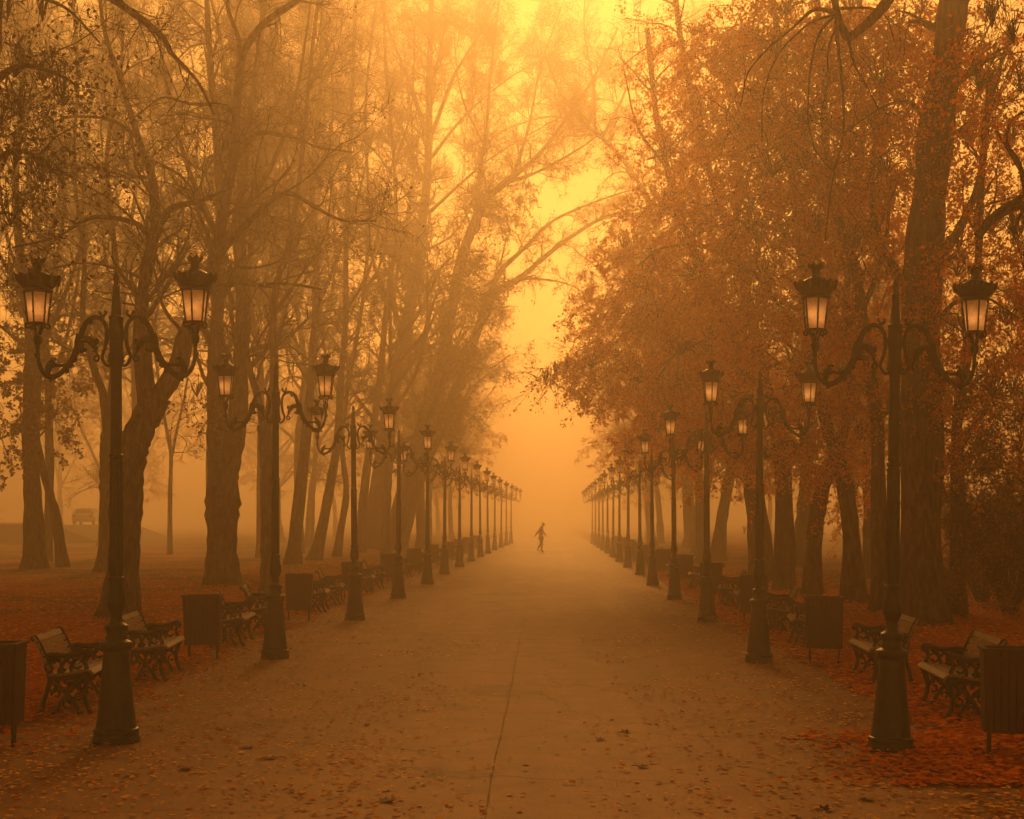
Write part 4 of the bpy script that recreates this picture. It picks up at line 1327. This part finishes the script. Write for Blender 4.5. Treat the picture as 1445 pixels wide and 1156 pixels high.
def person():
    D = 79.0
    root = empty("person", ((763.5 - CX) * D / F, D, 0))
    tag(root, "lone stooping person in dark clothes walking across the foggy path", "person")
    N, E = [], []

    def add(p, r, par=None):
        N.append((p, r))
        if par is not None:
            E.append((par, len(N) - 1))
        return len(N) - 1
    pel = add((.0, 0, .86), (.14, .11))
    wa = add((-.01, 0, 1.0), (.125, .10), pel)
    ch = add((.0, 0, 1.20), (.15, .115), wa)
    sh = add((.03, 0, 1.36), (.12, .09), ch)
    nk = add((.075, 0, 1.44), .060, sh)
    hd = add((.12, 0, 1.55), (.092, .10), nk)
    tp = add((.13, 0, 1.63), (.06, .068), hd)
    add((.215, 0, 1.545), .014, hd)                    # nose
    add((.19, 0, 1.495), .03, hd)                      # chin
    for s in (-1, 1):
        add((.11, s * .092, 1.55), .016, hd)           # ears
    J = {}
    for s, el, ha in ((-1, (-.16, -.26, 1.13), (-.32, -.25, .93)), (1, (.12, .26, 1.11), (.27, .25, .92))):
        a = add((.02, s * .20, 1.34), .062, sh)
        e = add(el, .045, a)
        w = add(ha, .030, e)
        d = np.array(ha) - np.array(el)
        d /= np.linalg.norm(d)
        pm = np.array(ha) + d * .06
        p = add(tuple(pm), (.034, .018), w)
        for k, (o, l) in enumerate(((-.027, .065), (-.009, .078), (.009, .072), (.027, .055))):
            q = pm + d * .035 + np.array([0.3 * o, o, 0])
            f = add(tuple(q), .009, p)
            add(tuple(q + d * l * .6 + np.array([.012, 0, -.008])), .008, f)
        q = pm + np.array([.03, 0, .0])
        f = add(tuple(q), .010, p)
        add(tuple(q + d * .035 + np.array([.015, 0, 0])), .008, f)
        J[s] = (el, ha)
    legs = {}
    for s, kn, an, toe in ((1, (.06, .10, .47), (.02, .10, .075), (.17, .10, .03)), (-1, (-.01, -.10, .46), (-.19, -.10, .19), (-.15, -.10, .055))):
        h = add((.0, s * .09, .80), .10, pel)
        k = add(kn, .062, h)
        a = add(an, .042, k)
        t = add(toe, (.035, .028), a)
        legs[s] = (kn, an, toe)
    skin_obj("body", N, E, SKIN, root)
    # jacket: torso and sleeves
    N, E = [], []
    a0 = add((-.005, 0, .70), (.175, .15))
    a1 = add((-.01, 0, 1.0), (.15, .125), a0)
    a2 = add((.0, 0, 1.20), (.175, .14), a1)
    a3 = add((.03, 0, 1.34), (.13, .10), a2)
    for s in (-1, 1):
        b = add((.02, s * .20, 1.345), .078, a3)
        e = add(J[s][0], .060, b)
        add(tuple(np.array(J[s][0]) * .12 + np.array(J[s][1]) * .88), .046, e)
    skin_obj("jacket", N, E, CLOTH_RUST, root)
    N, E = [], []
    a0 = add((0, 0, .86), (.15, .125))
    for s in (-1, 1):
        h = add((.0, s * .09, .79), .112, a0)
        k = add(legs[s][0], .076, h)
        add(tuple(np.array(legs[s][0]) * .06 + np.array(legs[s][1]) * .94), .056, k)
    skin_obj("trousers", N, E, CLOTH_DARK, root)
    N, E = [], []
    a = add((.115, 0, 1.645), (.10, .10))
    add((.085, 0, 1.57), (.10, .105), a)
    skin_obj("hair", N, E, HAIR, root)
    for s in (-1, 1):
        N, E = [], []
        an, toe = np.array(legs[s][1]), np.array(legs[s][2])
        h = add(tuple(an + np.array([-.03, 0, -.02])), .046)
        m = add(tuple((an + toe) / 2 + np.array([0, 0, -.012])), (.05, .036), h)
        add(tuple(toe), (.05, .03), m)
        skin_obj("shoe", N, E, CLOTH_DARK, root)


person()

# ------------------------------------------------------------------ raised road and white car at far left
def terrace():
    mb = MB()
    x0, x1, y0, y1 = -150, -33, 106, 128
    # a bank that climbs from the lawn to the road behind the wall
    V = [(x0, y0, -.2), (x1, y0 + 1, -.2), (x0, y0, 1.30), (x1 - 4, y0 + 1, 1.30), (x0, y1, 1.30), (x1 - 4, y1, 1.30), (x0, y1 + 4, -.2), (x1, y1, -.2)]
    mb.add(V, [(0, 1, 3, 2), (2, 3, 5, 4), (4, 5, 7, 6), (1, 7, 5, 3), (0, 2, 4, 6), (0, 6, 7, 1)])
    tag(mb.build("road", STONE_DARK, None, smooth=False), kind="structure")
    w = empty("low_wall", (-74, 105.3, 0))
    tag(w, "low dark stone wall with pale coping in front of the parked car", "wall")
    a = MB()
    a.box((0, 0, .66), (74, .5, 1.36))
    a.build("wall_body", STONE_DARK, w, smooth=False)
    b = MB()
    for k in range(37):
        b.box((-36 + 2 * k, 0, 1.43), (1.98, .62, .16))
    b.build("coping", STONE, w, smooth=False)


terrace()


def car():
    root = empty("parked_car", ((123 - CX) * 122 / F, 122, 1.31), R(96))
    tag(root, "white hatchback parked on the raised road in the fog", "car")
    prof = [(-1.95, .28), (-2.0, .62), (-1.95, .88), (-1.7, .98), (-1.35, 1.30), (-.9, 1.44), (.2, 1.46), (.7, 1.38), (1.25, .98), (1.9, .86), (2.02, .62), (1.98, .28)]
    mb = MB()
    n = len(prof)
    secs = []
    for y, f, top in ((-.86, .97, -.04), (-.84, 1, 0), (-.62, 1, .0), (.62, 1, .0), (.84, 1, 0), (.86, .97, -.04)):
        V = []
        for x, z in prof:
            yy = y
            if z > .95:
                yy = y * (1 - .22 * (z - .95) / .5)
            V.append((x * f, yy, z + (top if z > .9 else 0)))
        secs.append(V)
    V = [p for s_ in secs for p in s_]
    f = [(i * n + j, i * n + (j + 1) % n, (i + 1) * n + (j + 1) % n, (i + 1) * n + j) for i in range(len(secs) - 1) for j in range(n)]
    f += [tuple(range(n))[::-1], tuple((len(secs) - 1) * n + j for j in range(n))]
    mb.add(V, f)
    mb.build("body", CAR_WHITE, root, sharp=25)

    def pane(name, pts, off):
        m = MB()
        P = np.array(pts)
        o = np.array(off)
        k = len(P)
        m.add(np.vstack([P + o, P - o * 2]), [tuple(range(k)), tuple(range(k, 2 * k))[::-1]] + [(i, k + i, k + (i + 1) % k, (i + 1) % k) for i in range(k)])
        m.build(name, CAR_GLASS, root, smooth=False)
    pane("windscreen", [(1.20, -.68, 1.01), (1.20, .68, 1.01), (.74, .60, 1.36), (.74, -.60, 1.36)], (.012, 0, .012))
    pane("rear_window", [(-1.68, .66, 1.0), (-1.68, -.66, 1.0), (-1.37, -.60, 1.28), (-1.37, .60, 1.28)], (-.012, 0, .012))
    for s in (-1, 1):
        pane("side_window", [(-1.35, s * .84, .99), (1.0, s * .84, .99), (.62, s * .72, 1.33), (-.9, s * .71, 1.37), (-1.2, s * .74, 1.28)], (0, s * .014, .006))
        for x in (-1.25, 1.25):
            w = MB()
            a = np.linspace(0, 2 * np.pi, 18, endpoint=False)
            for (r0, y0, y1) in ((.31, .70, .88),):
                V = [(x + r0 * math.cos(t), s * y, .31 + r0 * math.sin(t)) for y in (y0, y1) for t in a]
                w.add(V, [(j, (j + 1) % 18, 18 + (j + 1) % 18, 18 + j) for j in range(18)] + [tuple(range(18))[::-1], tuple(range(18, 36))])
            wh = w.build("wheel", RUBBER, root)
            h = MB()
            V = [(x + .19 * math.cos(t), s * y, .31 + .19 * math.sin(t)) for y in (.86, .895) for t in a]
            h.add(V, [(j, (j + 1) % 18, 18 + (j + 1) % 18, 18 + j) for j in range(18)] + [tuple(range(18))[::-1], tuple(range(18, 36))])
            h.build("rim", STONE, wh)
        t = MB()
        t.box((-1.96, s * .66, .78), (.10, .22, .18))
        t.build("tail_light", RED_GLASS, root, smooth=False)
        t = MB()
        t.box((1.93, s * .62, .70), (.12, .30, .14))
        t.build("headlight", STONE, root, smooth=False)
    return root


c1 = car()

# ------------------------------------------------------------------ haze, sky, sun
hz = MB()
hz.box((0, 300, 16.5), (700, 700, 35.2))
haze = hz.build("haze", None, None, smooth=False)
tag(haze, kind="stuff")
m = bpy.data.materials.new("haze")
m.use_nodes = True
nt = m.node_tree
nt.nodes.remove(nt.nodes["Principled BSDF"])
pv = nt.nodes.new("ShaderNodeVolumePrincipled")
pv.inputs["Color"].default_value = (.5, .45, .37, 1)
pv.inputs["Density"].default_value = .0122
pv.inputs["Anisotropy"].default_value = .69
nt.links.new(pv.outputs[0], nt.nodes["Material Output"].inputs["Volume"])
haze.data.materials.append(m)

ELEV = 21.5
w = bpy.data.worlds.new("World")
sc.world = w
w.use_nodes = True
nt = w.node_tree
bg = nt.nodes["Background"]
sky = nt.nodes.new("ShaderNodeTexSky")
sky.sky_type = "NISHITA"
sky.sun_disc = False
sky.sun_elevation = R(ELEV)
sky.sun_rotation = R(-2.3)
sky.air_density = 1.0
sky.dust_density = 0.2
tint = nt.nodes.new("ShaderNodeMix")
tint.data_type = "RGBA"
tint.blend_type = "MULTIPLY"
tint.inputs[0].default_value = 1.0
tint.inputs[7].default_value = (1.0, .365, .055, 1)
nt.links.new(sky.outputs[0], tint.inputs[6])
nt.links.new(tint.outputs[2], bg.inputs["Color"])
bg.inputs["Strength"].default_value = .14

sd = bpy.data.lights.new("sun", "SUN")
sd.energy = 4.9
sd.angle = R(12)
sd.color = (1.0, .42, .088)
so = bpy.data.objects.new("sun", sd)
COL.objects.link(so)
so.location = (0, 60, 40)
so.rotation_euler = (-R(90 - ELEV), 0, R(2.3))

# ------------------------------------------------------------------ render settings
vs = sc.view_settings
vs.view_transform = "Standard"
vs.look = "None"
vs.gamma = 1.0
vs.exposure = .95
cy = sc.cycles
cy.use_denoising = True
cy.denoiser = "OPENIMAGEDENOISE"
cy.max_bounces = 12
cy.diffuse_bounces = 6
cy.glossy_bounces = 2
cy.transmission_bounces = 3
cy.transparent_max_bounces = 4
cy.volume_bounces = int(2)
cy.caustics_reflective = False
cy.caustics_refractive = False
cy.sample_clamp_indirect = 4.0
